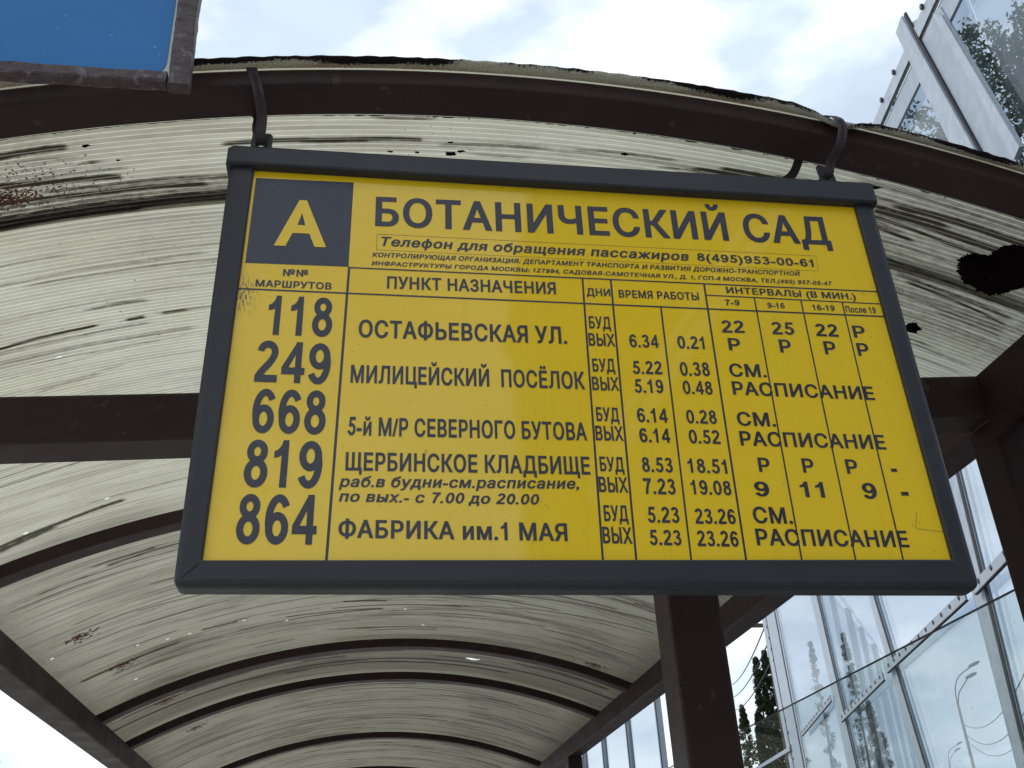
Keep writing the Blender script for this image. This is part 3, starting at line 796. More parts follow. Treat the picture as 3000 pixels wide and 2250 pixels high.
# ---------------- lettering: outlines of the built-in font, fattened to a bold grotesque
_cu = bpy.data.curves.new('glyph_source', 'FONT'); _cu.fill_mode = 'NONE'; _cu.resolution_u = 4
_ob = bpy.data.objects.new('glyph_source', _cu); COL.objects.link(_ob)
def _loops(s):
    _cu.body = s; bpy.context.view_layer.update()
    dg = bpy.context.evaluated_depsgraph_get(); ev = _ob.evaluated_get(dg); me = ev.to_mesh()
    n = len(me.vertices); co = np.zeros(n*3); me.vertices.foreach_get('co', co); co = co.reshape(-1, 3)[:, :2]
    nxt = {e.vertices[0]: e.vertices[1] for e in me.edges}
    adj = {}
    for e in me.edges:
        adj.setdefault(e.vertices[0], []).append(e.vertices[1]); adj.setdefault(e.vertices[1], []).append(e.vertices[0])
    seen = set(); out = []
    for i in range(n):
        if i in seen or i not in adj: continue
        lp = [i]; seen.add(i); prev, cur = i, (i + 1 if (i + 1) in adj[i] else adj[i][0])
        while cur != i and cur not in seen:
            lp.append(cur); seen.add(cur)
            nx = [q for q in adj[cur] if q != prev]
            if not nx: break
            prev, cur = cur, nx[0]
        out.append(co[lp].copy())
    ev.to_mesh_clear()
    return out
def _area(p): x, y = p[:, 0], p[:, 1]; return 0.5*np.sum(x*np.roll(y, -1) - np.roll(x, -1)*y)
def _inside(pt, poly):
    x, y = poly[:, 0], poly[:, 1]; x2, y2 = np.roll(x, -1), np.roll(y, -1)
    c = (y > pt[1]) != (y2 > pt[1])
    with np.errstate(divide='ignore', invalid='ignore'):
        xi = x + (pt[1] - y)*(x2 - x)/(y2 - y)
    return int(np.sum(c & (pt[0] < xi))) % 2 == 1
def _wind(pts, poly):
    x, y = poly[:, 0], poly[:, 1]; x2, y2 = np.roll(x, -1), np.roll(y, -1)
    px_, py_ = pts[:, 0:1], pts[:, 1:2]
    cr = (x2 - x)*(py_ - y) - (px_ - x)*(y2 - y)
    return np.sum(((y <= py_) & (y2 > py_) & (cr > 0)).astype(int) - ((y > py_) & (y2 <= py_) & (cr < 0)).astype(int), axis=1)
FATX, FATY = 0.032, 0.020
def _fill(res, adv, is_digit=False):
    """clean union through a constrained triangulation"""
    vs, es = [], []
    for l in res:
        s = len(vs); vs += [Vector((float(a), float(b))) for a, b in l]; es += [(s + i, s + (i+1) % len(l)) for i in range(len(l))]
    if not vs: return ([], [], adv, 0, 0, 0)
    o = delaunay_2d_cdt(vs, es, [], 0, 1e-6)
    V = np.array([tuple(v) for v in o[0]]); T_ = np.array([list(f) for f in o[2]])
    cen = V[T_].mean(axis=1)
    w = sum((_wind(cen, l) != 0).astype(int) for l in res) if is_digit else sum(_wind(cen, l) for l in res)
    T_ = T_[w > 0]
    return (V, T_, adv, V[np.unique(T_), 0].min(), V[np.unique(T_), 0].max(), 0)
_htop = max(l[:, 1].max() for l in _loops('Н'))
CAP0 = -FATY; CAPH = _htop + FATY - CAP0; DK = CAPH/0.716
def _arc(cx, cy, rx, ry, a0, a1, n=22):
    return [(cx + rx*math.cos(math.radians(a0 + (a1 - a0)*k/n)), cy + ry*math.sin(math.radians(a0 + (a1 - a0)*k/n))) for k in range(n + 1)]
def _strk(pts, wx=.070, wy=.058):
    """stroke a centre line with an elliptical nib; each step is its own convex quad so the union is clean"""
    P_ = np.array(pts, float); out = []; d = np.gradient(P_, axis=0)
    nn = np.stack([-d[:, 1], d[:, 0]], -1); nn /= np.linalg.norm(nn, axis=1)[:, None]
    off = np.stack([wx*wx*nn[:, 0], wy*wy*nn[:, 1]], -1)/np.sqrt((wx*nn[:, 0])**2 + (wy*nn[:, 1])**2)[:, None]
    A_, B_ = P_ + off, P_ - off
    e = np.gradient(P_, axis=0)*0.06
    return [np.array([A_[i] - e[i], B_[i] - e[i], B_[i+1] + e[i+1], A_[i+1] + e[i+1]]) for i in range(len(P_) - 1)]
def _box(x0, y0, x1, y1): return [np.array([(x0, y0), (x1, y0), (x1, y1), (x0, y1)])]
_six = _strk(_arc(.285, .226, .157, .174, 0, 360, 36)) + _strk(_arc(.300, .352, .187, .306, 38, 205, 26))
DIGITS = {
 '0': _strk(_arc(.278, .354, .170, .306, 0, 360, 40)),
 '2': _strk(_arc(.272, .520, .153, .142, 172, -28, 24) + [(.375, .395), (.31, .315), (.225, .235), (.155, .165), (.118, .11), (.105, .085)], .070, .062) + _box(.035, 0, .505, .126),
 '3': _strk(_arc(.262, .540, .140, .122, 168, -75, 24), .070, .056) + _strk(_arc(.262, .213, .165, .160, 88, -166, 28), .070, .057) + _box(.195, .318, .300, .425),
 '4': _box(.312, 0, .446, .60) + _box(.030, .146, .520, .266) + [np.array([(.030, .266), (.030, .150), (.175, .266), (.318, .500), (.446, .716), (.330, .716)])] + _box(.312, .55, .446, .716),
 '5': _box(.150, .590, .485, .716) + [np.array([(.105, .345), (.225, .325), (.262, .640), (.150, .716)])] + _strk(_arc(.262, .232, .168, .180, 138, -164, 30), .070, .057),
 '6': _six,
 '7': _box(.045, .590, .512, .716) + _strk([(.440, .655), (.400, .590), (.335, .480), (.285, .360), (.250, .240), (.232, .120), (.226, 0)], .071, .06),
 '8': _strk(_arc(.278, .533, .137, .127, 0, 360, 32), .068, .055) + _strk(_arc(.278, .212, .160, .162, 0, 360, 36), .070, .057),
 '9': [np.array([(.556, .706)]) - q for q in _six],
}
def _glyph(ch):
    src = ch
    lps = _loops(src)
    lps = [l for l in lps if len(l) > 2 and abs(_area(l)) > 1e-6]
    ref = _loops('Н'); base = _loops(src + 'Н'); k = len(ref)
    adv = min(l[:, 0].min() for l in base[-k:]) - min(l[:, 0].min() for l in ref)
    if ch == '1':                               # stem with a slanted flag
        top = ref[0][:, 1].max()
        adv = 0.50
        lps = [np.array([(.245, 0), (.330, 0), (.330, top), (.262, top), (.238, .655), (.195, .605), (.145, .568), (.095, .548), (.095, .478), (.150, .490), (.200, .515), (.245, .552)])]
    digit = DIGITS.get(ch)
    if digit is not None:
        adv = 0.556*DK
        lps = [l*DK + np.array([0.0, CAP0]) for l in digit]
        lps = [l if _area(l) > 0 else l[::-1] for l in lps] if not isinstance(digit, tuple) else lps
        return _fill(lps, adv, True)
    res = []
    # outer contours are those at even nesting depth; give them positive area
    sgn = np.sign(_area(max(lps, key=lambda l: abs(_area(l))))) if lps else 1
    for i, l in enumerate(lps):
        if sgn < 0: l = l[::-1]
        # drop double points
        keep = np.linalg.norm(l - np.roll(l, 1, axis=0), axis=1) > 1e-5; l = l[keep]
        e = np.roll(l, -1, axis=0) - l; e /= np.linalg.norm(e, axis=1)[:, None]
        nrm = np.stack([e[:, 1], -e[:, 0]], -1); n0 = np.roll(nrm, 1, axis=0)
        den = 1 + np.sum(nrm*n0, axis=1); den = np.maximum(den, 0.45)
        mit = (nrm + n0)/den[:, None]
        res.append(l + mit*np.array([FATX, FATY]))
    return _fill(res, adv + 2*FATX*0.75)
_G = {}
def glyph(ch):
    if ch not in _G: _G[ch] = _glyph(ch)
    return _G[ch]
_H = glyph('Н'); CAP = _H[0][:, 1].max() + FATY

def text_obj(name, s, style, xl, zl, xr, zr, h, mat, parent, y=0.0055):
    """s spans xl..xr (mm) with its baseline from zl to zr and capitals h high"""
    V, F = [], []; pen = 0.0; lo = None; hi = 0
    for ch in s:
        if ch == ' ': pen += 0.30; continue
        g = glyph(ch); vv_, tt, adv, x0, x1 = g[:5]
        if len(tt):
            n = len(V)
            for a, b in vv_: V.append((pen + a, b - CAP0))
            F += [tuple(int(i) + n for i in t) for t in tt]
            if lo is None: lo = pen + x0
            hi = pen + x1
        pen += adv
    V = np.array(V)
    shear = 0.21 if style == 'i' else 0.0
    V[:, 0] += 0.0
    w = hi - lo; sx = (xr - xl)/w; sy = h/CAPH
    if style == 'i': sx = (xr - xl - shear*h*0.9)/w
    X = xl + (V[:, 0] - lo)*sx + shear*V[:, 1]*sy
    Z = V[:, 1]*sy + zl + (zr - zl)*(X - xl)/max(1e-6, xr - xl)
    used = sorted({i for f in F for i in f}); mp_ = {o: k for k, o in enumerate(used)}
    o = lobj(name, [(X[i]/1000, y, Z[i]/1000) for i in used], [tuple(mp_[i] for i in f) for f in F], mat, parent)
    return o
TEXT=[
('A','y',-368.3,143.8,-305.1,144.5,77.1),
('БОТАНИЧЕСКИЙ САД','n',-246.3,181.7,359.7,185.4,47.5),
('Телефон для обращения пассажиров','i',-240.6,151.2,159.6,148.7,14.2),
('8(495)953-00-61','n',169.4,149.5,327.3,147.8,12.5),
('КОНТРОЛИРУЮЩАЯ ОРГАНИЗАЦИЯ: ДЕПАРТАМЕНТ ТРАНСПОРТА И РАЗВИТИЯ ДОРОЖНО-ТРАНСПОРТНОЙ','i',-248.3,133.4,305.5,132.3,7.1),
('ИНФРАСТРУКТУРЫ ГОРОДА МОСКВЫ: 127994, САДОВАЯ-САМОТЕЧНАЯ УЛ., Д. 1, ГСП-4 МОСКВА, ТЕЛ.(495) 957-05-47','i',-248.8,120.7,346.6,119.1,6.3),
('№№','n',-354.2,98.9,-324.6,99.1,10.4),
('МАРШРУТОВ','n',-385.3,82.1,-295.5,81.7,10.1),
('ПУНКТ НАЗНАЧЕНИЯ','n',-229.2,86.5,-20.4,87.7,18.4),
('ДНИ','n',18.3,87.6,48.7,87.6,11.8),
('ВРЕМЯ РАБОТЫ','n',59.5,86.7,163.3,87.3,11.8),
('ИНТЕРВАЛЫ (В МИН.)','n',201.0,100.0,374.8,97.8,10.1),
('7-9','n',196.6,81.3,215.6,81.7,8.8),
('9-16','n',252.3,79.6,275.2,80.1,8.4),
('16-19','n',312.1,78.9,342.2,79.1,8.9),
('После 19','n',356.9,77.6,397.7,77.5,9.9),
('118','n',-367.1,14.7,-292.1,14.5,55.3),
('249','n',-375.7,-48.8,-291.2,-49.5,54.9),
('668','n',-374.0,-113.3,-293.1,-113.9,55.9),
('819','n',-376.6,-178.5,-293.8,-178.6,56.8),
('864','n',-378.6,-242.8,-295.8,-243.1,56.5),
('ОСТАФЬЕВСКАЯ УЛ.','n',-261.0,15.3,-10.9,15.3,24.9),
('МИЛИЦЕЙСКИЙ  ПОСЁЛОК','n',-267.8,-46.7,6.6,-46.9,24.1),
('5-й М/Р СЕВЕРНОГО БУТОВА','n',-268.5,-114.0,3.9,-114.4,23.3),
('ЩЕРБИНСКОЕ КЛАДБИЩЕ','n',-268.9,-157.1,4.1,-157.3,22.4),
('раб.в будни-см.расписание,','i',-274.3,-176.8,-7.8,-174.9,13.2),
('по вых.- с 7.00 до 20.00','i',-274.2,-193.9,-55.0,-194.5,12.6),
('ФАБРИКА им.1 МАЯ','n',-273.1,-235.0,-27.1,-236.8,20.7),
('БУД','n',17.9,39.1,45.1,39.1,18.1),
('ВЫХ','n',15.6,14.1,48.4,14.1,18.2),
('БУД','n',17.5,-22.2,44.8,-21.7,18.3),
('ВЫХ','n',15.1,-47.7,47.7,-47.7,18.6),
('БУД','n',16.8,-88.7,43.8,-89.0,18.4),
('ВЫХ','n',13.8,-113.8,46.8,-114.0,19.0),
('БУД','n',15.7,-152.7,43.6,-153.1,18.4),
('ВЫХ','n',12.5,-178.3,46.0,-178.7,18.9),
('БУД','n',15.4,-213.1,42.6,-213.1,19.1),
('ВЫХ','n',11.8,-238.8,44.9,-239.4,19.3),
('6.34','n',66.2,13.9,102.9,14.1,18.8),
('5.22','n',66.3,-23.8,102.9,-23.2,18.4),
('5.19','n',66.0,-49.7,101.8,-49.2,18.9),
('6.14','n',65.4,-88.9,102.1,-88.9,18.9),
('6.14','n',65.5,-115.0,102.1,-115.1,18.5),
('8.53','n',64.7,-152.7,100.7,-153.0,18.8),
('7.23','n',63.6,-179.9,100.7,-180.3,19.5),
('5.23','n',64.4,-214.3,100.9,-214.3,19.1),
('5.23','n',63.8,-240.5,99.9,-240.7,18.0),
('0.21','n',126.8,14.4,160.9,14.6,18.4),
('0.38','n',125.2,-24.4,162.4,-23.8,19.6),
('0.48','n',125.5,-49.5,162.3,-49.5,18.6),
('0.28','n',124.8,-89.0,161.8,-89.0,18.2),
('0.52','n',124.6,-115.2,162.1,-115.4,18.2),
('18.51','n',118.5,-152.7,164.9,-153.2,18.2),
('19.08','n',118.7,-179.5,166.0,-180.1,18.1),
('23.26','n',118.9,-215.0,165.7,-215.0,18.3),
('23.26','n',118.0,-241.3,165.0,-241.6,18.4),
('22','n',186.6,39.9,215.8,40.4,18.2),
('25','n',251.9,40.0,281.2,40.3,18.6),
('22','n',309.6,39.6,339.2,39.6,18.7),
('Р','n',359.5,39.3,375.6,39.4,18.3),
('Р','n',191.7,14.2,207.1,14.1,18.1),
('Р','n',257.6,13.3,272.7,13.4,19.4),
('Р','n',315.9,12.9,331.1,13.0,19.5),
('Р','n',359.3,12.3,374.7,12.4,19.1),
('СМ.','n',187.2,-23.4,234.1,-23.1,18.6),
('РАСПИСАНИЕ','n',187.3,-48.7,367.1,-50.8,18.9),
('СМ.','n',186.7,-90.4,234.1,-90.7,18.7),
('РАСПИСАНИЕ','n',186.3,-116.8,366.2,-117.9,19.3),
('Р','n',203.2,-150.1,217.1,-150.3,18.4),
('Р','n',256.5,-150.1,270.5,-150.3,18.5),
('Р','n',310.0,-150.5,324.2,-150.7,18.8),
('9','n',193.6,-180.6,211.1,-180.9,18.7),
('11','n',248.3,-180.9,277.0,-181.2,19.5),
('9','n',323.6,-181.7,341.0,-181.8,20.1),
('СМ.','n',186.6,-213.5,232.6,-213.9,20.0),
('РАСПИСАНИЕ','n',185.9,-239.8,365.2,-240.7,19.9),
]
M['letter_yellow'] = paint('letter_yellow', (0.74, 0.49, 0.040), (0.70, 0.47, 0.05), 0.3, None, 0.6, 12, 0.1, 0.5)
mb = MB(); mb.add([(-.3985, .0057, .2500), (-.4000, .0057, .1162), (-.2767, .0057, .1168), (-.2755, .0057, .2508)], [(0, 1, 2, 3)])
M['square'] = paint('dark_square_print', (0.026, 0.031, 0.054), (0.033, 0.037, 0.060), 0.30, None, 0.6, 12, 0.12, 0.5)
lobj('letter_square', mb.v, mb.f, M['square'], face)
for (s, st, xl, zl, xr, zr, h) in TEXT:
    text_obj('lettering', s, st, xl, zl, xr, zr, h, M['yellow'] if st == 'y' else M['ink'], face, 0.0052 if st == 'y' else 0.0055)
bpy.data.objects.remove(_ob); bpy.data.curves.remove(_cu)

def lines(name, segs, mat, parent, y=0.00565):
    for (x0, z0, x1, z1, w) in segs:
        d = Vector((x1 - x0, z1 - z0)).normalized(); n_ = Vector((-d.y, d.x))*w*(0.65 if w > 1 else 0.5)
        q = [(x0 + n_.x, z0 + n_.y), (x0 - n_.x, z0 - n_.y), (x1 - n_.x, z1 - n_.y), (x1 + n_.x, z1 + n_.y)]
        lobj(name, [(a/1000, y, b/1000) for a, b in q], [(0, 1, 2, 3)], mat, parent)
lines('grid_line', [(-277, 115.6, 420, 112.2, 1.5), (-405, 78.1, -280.3, 77.4, 1.7), (-280.3, 77.4, 420, 73.3, 1.7), (172.6, 95.8, 420, 92.7, 1.3)], M['ink'], face, 0.00565)
lines('grid_line', [(-275.7, 117, -283.9, -266, 2.3), (14.8, 115.4, 9.7, -266, 1.9), (51.2, 114.6, 46.7, -266, 1.9), (111.9, 75.2, 108.1, -266, 1.7),
                    (172.9, 114.3, 170.4, -266, 1.9), (236.9, 94.5, 234.4, -266, 1.5), (298.9, 94.2, 297.3, -266, 1.5), (354.5, 93.1, 353.6, -266, 1.5)], M['ink'], face, 0.00580)
lines('hairline', [(-243.2, 169.1, 333.2, 166.3, .45), (-243.4, 144.5, 332.2, 141.8, .35), (-243.2, 169.1, -243.4, 144.5, .45), (333.2, 166.3, 332.2, 141.8, .35),
                   (384.0, -197.4, 377.9, -217.9, .5), (377.9, -217.9, 414.3, -222.2, .5)], M['bolt'], face, 0.00575)
lines('dash', [(365.2, -144.9, 372.6, -144.8, 3.2), (370.5, -174.8, 379.7, -174.7, 3.6)], M['ink'], face, 0.0055)

# mounting lugs, each a plate with a hole (built as a frame round the hole)
def lug(cx, z0, z1, w, lean, tw=0.0):
    hz = z1 - 0.017; hr = 0.0062; n = 24
    outer = []
    for k in range(n):
        a = 2*math.pi*k/n; dx, dz = math.cos(a), math.sin(a)
        tx = (w/2)/abs(dx) if abs(dx) > 1e-6 else 9; tz = ((z1 - hz) if dz > 0 else (hz - z0))/abs(dz) if abs(dz) > 1e-6 else 9
        q = min(tx, tz)*(0.97 if abs(abs(dx) - .8) < .1 and dz > 0 else 1); outer.append((dx*q, hz + dz*q))
    inner = [(hr*math.cos(2*math.pi*k/n), hz + hr*math.sin(2*math.pi*k/n)) for k in range(n)]
    def T(p, y): return (cx + p[0] + lean*(p[1] - z0), y + tw*p[0], p[1])
    vs = [T(p, .006) for p in outer] + [T(p, .006) for p in inner] + [T(p, .009) for p in outer] + [T(p, .009) for p in inner]
    fs = []
    for k in range(n):
        j = (k+1) % n
        fs += [(k, j, n + j, n + k), (2*n + k, 3*n + k, 3*n + j, 2*n + j), (k, 2*n + k, 2*n + j, j), (n + k, n + j, 3*n + j, 3*n + k)]
    return lobj('mounting_lug', vs, fs, M['slate'], board)
lug(-.397, .289, .3265, .0270, 0.02)
lug(.3800, .286, .3245, .0270, -.12, .25)

# ================================================================== STRAPS
def band(mb, path, w, t=0.0009, tw=None):
    pts = [Vector(p) for p in path]; rings = []
    for i, p in enumerate(pts):
        d = (pts[min(i+1, len(pts)-1)] - pts[max(i-1, 0)]).normalized()
        side = Vector((1, 0, 0)) if tw is None else Vector(tw[i]).normalized()
        side = (side - d*side.dot(d)).normalized(); n_ = d.cross(side)
        rings.append([p + side*w/2 + n_*t/2, p - side*w/2 + n_*t/2, p - side*w/2 - n_*t/2, p + side*w/2 - n_*t/2])
    mb.loft(rings)
def smooth_path(cps, n=8):
    out = []; P_ = [Vector(c) for c in cps]; P_ = [P_[0]*2 - P_[1]] + P_ + [P_[-1]*2 - P_[-2]]
    for i in range(1, len(P_) - 2):
        for k in range(n):
            t = k/n; a, b, c, d = P_[i-1:i+3]
            out.append(0.5*((2*b) + (c - a)*t + (2*a - 5*b + 4*c - d)*t*t + (3*b - a - 3*c + d)*t**3))
    out.append(P_[-2]); return out
def slots(mb, path, w, i0, i1, side=Vector((1, 0, 0)), lw=0.0065):
    pts = [Vector(p) for p in path]
    for i in range(i0, i1):
        d = (pts[i+1] - pts[i]).normalized(); s_ = (side - d*side.dot(d)).normalized(); n_ = s_.cross(d)
        if n_.y > 0: n_ = -n_
        for f_ in (0.5,):
            c = pts[i].lerp(pts[i+1], f_) + n_*0.0006
            q = [c - s_*lw/2 - d*.0006, c + s_*lw/2 - d*.0006, c + s_*lw/2 + d*.0006, c - s_*lw/2 + d*.0006]
            mb.add(q + [p + n_*.0004 for p in q], [(3, 2, 1, 0), (4, 5, 6, 7), (0, 1, 5, 4), (1, 2, 6, 5), (2, 3, 7, 6), (3, 0, 4, 7)])
zt = lambda x, r_: CZ + math.sqrt(r_*r_ - (x - CX)**2)
# left strap: over the rib and down in front of it into the lug's hole
xl_ = -0.141; lugL = SC + SA @ Vector((-.3965, -.001, .3110))
topL = Vector((xl_ - .002, 1.0085, zt(xl_, 2.3985))); endL = Vector((lugL.x - .001, lugL.y - .0045, lugL.z + .002))
pathL = smooth_path([(xl_ - .002, 1.0745, zt(xl_, 2.40)), (xl_ - .002, 1.04, zt(xl_, 2.3995)), topL] + [(topL.x + .002, 1.0070, zt(xl_, 2.392)), (topL.x + .0055, 1.0068, zt(xl_, 2.380)), (topL.x + .009, 1.0072, zt(xl_, 2.368)), (topL.x + .0125, 1.0100, zt(xl_, 2.352)), (topL.x + .016, endL.y - .007, zt(xl_, 2.335)), tuple(endL)] + [(lugL.x, lugL.y + .006, lugL.z - .004), (lugL.x, lugL.y + .016, lugL.z + .004),
                     (lugL.x - .008, 1.055, lugL.z + .028), (xl_ + .004, 1.0735, zt(xl_, 2.372)), (xl_ - .001, 1.0765, zt(xl_, 2.385)), (xl_ - .002, 1.0745, zt(xl_, 2.3995))], 6)
st = thing('strap', 'slotted metal strap holding the board at its left end', 'strap', (xl_, 1.04, zt(xl_, 2.40)), 'straps holding the route board')
mb = MB(); band(mb, pathL, 0.0135); mb.build('strap_band', M['strap'], st)
mb = MB(); slots(mb, pathL, 0.0125, 21, 42, lw=.0055); mb.build('slot', M['dark_line'], st)['kind'] = 'stuff'
# right strap: bowed loop standing off the rib, passing through the lug
xr_ = 0.650; lugR = SC + SA @ Vector((.3765, -.001, .3075))
pathR = smooth_path([(xr_ + .006, 1.060, zt(xr_, 2.4090)), (xr_ + .005, 1.022, zt(xr_, 2.4070)), (xr_ + .006, 1.004, zt(xr_, 2.4010)), (xr_ + .008, .9930, zt(xr_, 2.3900)), (xr_ + .011, .9865, zt(xr_, 2.3780)), (xr_ + .011, .9850, zt(xr_, 2.360)), (xr_ + .005, .9920, zt(xr_, 2.338)),
                     (lugR.x + .003, lugR.y - .008, lugR.z + .014), (lugR.x, lugR.y + .001, lugR.z - .002), (lugR.x - .006, lugR.y + .016, lugR.z - .004), (lugR.x - .020, 1.060, lugR.z + .002), (lugR.x - .030, 1.094, lugR.z + .018),
                     (lugR.x - .032, 1.110, lugR.z + .045), (xr_ - .012, 1.100, zt(xr_, 2.375)), (xr_ - .002, 1.078, zt(xr_, 2.400)), (xr_ + .006, 1.060, zt(xr_, 2.4090))], 6)
st2 = thing('strap', 'twisted metal strap looped loosely round the rib at the board\'s right end', 'strap', (xr_, 1.04, zt(xr_, 2.40)), 'straps holding the route board')
mb = MB(); band(mb, pathR, 0.0135); mb.build('strap_band', M['strap'], st2)
mb = MB(); slots(mb, pathR, 0.0125, 24, 44, lw=.005); mb.build('slot', M['dark_line'], st2)['kind'] = 'stuff'

# ================================================================== BLUE SIGN (upper left)
blue = thing('blue_sign', 'blue metal sign with white rounded border in a flaking brown frame', 'sign', (-.5, .93, 2.5))
def rough_bar(name, A, B, w, d, amp=0.0009):
    A, B = Vector(A), Vector(B); L_ = (B - A).length; n = int(L_/0.006); ax = (B - A).normalized()
    side = ax.cross(Vector((0, 1, 0))).normalized()
    pr = chamfer_rect(w, d, 0.004, 2); r = random.Random(int(L_*1000)); rings = []
    ph = [r.uniform(0, 6) for _ in pr]
    prev = [0]*len(pr)
    for k in range(n + 1):
        c = A + ax*L_*k/n; prev = [p*.6 + r.uniform(-1, 1)*amp*.6 for p in prev]
        rings.append([c + side*(x + (prev[i] if 0 < k < n else 0)) + Vector((0, 1, 0))*(y + (prev[-1-i] if 0 < k < n else 0)) for i, (x, y) in enumerate(pr)])
    mb = MB(); mb.loft(rings); return mb.build(name, M['flaky'], blue)
rough_bar('frame_side_bar', (-.2150, .939, 2.5000), (-.2200, .939, 3.05), .026, .018)
rough_bar('frame_bottom_bar', (-.95, .939, 2.5030), (-.2290, .939, 2.5105), .019, .018)
rough_bar('frame_side_bar', (-.9610, .939, 2.4950), (-.9660, .939, 3.05), .022, .018)
rough_bar('frame_top_bar', (-.95, .939, 3.035), (-.2290, .939, 3.043), .019, .018)
def rr_plate(x0, z0, x1, z1, rad, y0, y1, skew=0.0):
    pts = [(a + (x0+x1)/2, b + (z0+z1)/2) for a, b in chamfer_rect(x1-x0, z1-z0, rad, 8)]
    mb = MB(); mb.loft([[(x, y1, z + skew*(x - x0)) for x, z in pts], [(x, y0, z + skew*(x - x0)) for x, z in pts]]); return mb
pl = rr_plate(-.953, 2.504, -.2200, 3.032, .002, .9405, .9430, .008).build('white_plate', M['white_border'], blue)
rr_plate(-.945, 2.5085, -.2330, 3.022, .030, .9395, .9403, .008).build('blue_panel', M['blue'], pl)

# ================================================================== GLAZED WALL beyond the shelter
UX, UY = 0.29331196, 0.95601679
DW = 0.880897555864677
def fp(s, z, off=0.0): return (UX*s + UY*(DW + off), UY*s - UX*(DW + off), z)
gwall = thing('glass_wall', 'glass screen in galvanised steel uprights behind the right side of the shelter', 'glass screen', fp(4.5, 0))
def quad_plate(name, quad, o0, o1, mat, parent):
    mb = MB(); mb.loft([[fp(s, z, o1) for s, z in quad], [fp(s, z, o0) for s, z in quad]]); return mb.build(name, mat, parent)
def upright(left, right, z0, z1, back=.010):
    """left / right edge lines given as ((s,z),(s,z))"""
    def S(l, z): (a, b), (c, d) = l; return c + (a - c)*(z - d)/(b - d)
    q = [(S(left, z0), z0), (S(right, z0), z0), (S(right, z1), z1), (S(left, z1), z1)]
    u_ = quad_plate('upright', q, -0.004, 0.004, M['galv'], gwall)
    q2 = [(S(right, z0) - .012, z0), (S(right, z0) + .004, z0), (S(right, z1) + .004, z1), (S(right, z1) - .012, z1)]
    quad_plate('flange', q2, 0.0045, back, M['galv_dark'], u_)
    q3 = [(S(right, z0) - .034, z0), (S(right, z0) - .013, z0), (S(right, z1) - .013, z1), (S(right, z1) - .034, z1)]
    quad_plate('dark_line', q3, -0.0065, -0.0045, M['dark_line'], u_)  # dark strip stands in for the shadow gap along the upright's edge
    return u_
upright(((2.867, 2.286), (2.89, 1.888)), ((2.772, 2.294), (2.80, 2.032)), .15, 3.55)
upright(((4.188, 2.736), (3.967, 2.018)), ((4.091, 2.708), (3.876, 2.007)), .15, 3.9)
upright(((5.609, 3.150), (5.464, 2.200)), ((5.409, 3.092), (5.247, 2.174)), .15, 4.3)
cp = quad_plate('corner_plate', [(7.60, .15), (6.85, .15), (7.30, 4.6), (8.35, 4.6)], -.004, .004, M['galv'], gwall)
mb = MB()
for k in range(26):
    z = 1.9 + k*.09; s = 7.66 + (z - 2.485)*.27
    mb.loft([[fp(s + .012*math.cos(a), z + .012*math.sin(a), -.008) for a in [j*math.pi/3 for j in range(6)]], [fp(s + .012*math.cos(a), z + .012*math.sin(a), -.0045) for a in [j*math.pi/3 for j in range(6)]]])
o = mb.build('rivet', M['bolt'], cp); o['kind'] = 'stuff'
quad_plate('dark_line', [(6.97, .15), (6.92, .15), (7.37, 4.6), (7.42, 4.6)], -.0065, -.0045, M['dark_line'], cp)
quad_plate('dark_line', [(7.47, .15), (7.44, .15), (8.0, 4.6), (8.03, 4.6)], -.0065, -.0045, M['dark_line'], cp)
# end post, a channel: flange, web, flange
ep = quad_plate('end_post', [(1.98, 2.95), (1.885, 2.95), (2.075, 3.690), (2.142, 3.700)], -.030, -.024, M['galv'], gwall)
quad_plate('web', [(1.93, 2.95), (1.745, 2.95), (1.875, 3.50), (2.075, 3.66)], -.0175, -.012, M['galv_dark'], ep)
quad_plate('dark_line', [(1.893, 2.95), (1.880, 2.95), (2.062, 3.690), (2.075, 3.690)], -.0235, -.018, M['dark_line'], ep)
quad_plate('rear_flange', [(1.785, 2.95), (1.745, 2.95), (1.872, 3.47), (1.912, 3.52)], -.023, -.018, M['galv'], ep)
# top rail: two angles with a dark joint between them and bolts
def zr_(s): return 3.677 + (s - 2.481)*.245
quad_plate('top_rail', [(3.6, 3.9445), (-.6, 2.9250), (-.6, 2.9650), (3.6, 3.990)], -.022, -.016, M['galv'], gwall)
tr2 = quad_plate('top_rail', [(3.6, 3.868), (-.6, 2.8300), (-.6, 2.9140), (3.6, 3.9335)], -.014, -.006, M['galv_dark'], gwall)
quad_plate('dark_line', [(3.6, 3.9335), (-.6, 2.9140), (-.6, 2.9250), (3.6, 3.9445)], -.018, -.0165, M['dark_line'], tr2)
mb = MB()
for k in range(16):
    s = 1.2 + k*.15; z = 3.366 + (s - 1.10)*.2455 + .0
    mb.loft([[fp(s + .008*math.cos(a), z + .008*math.sin(a) + .012, -.029) for a in [j*math.pi/3 for j in range(6)]], [fp(s + .008*math.cos(a), z + .008*math.sin(a) + .012, -.0225) for a in [j*math.pi/3 for j in range(6)]]])
o = mb.build('bolt', M['bolt'], tr2); o['kind'] = 'stuff'
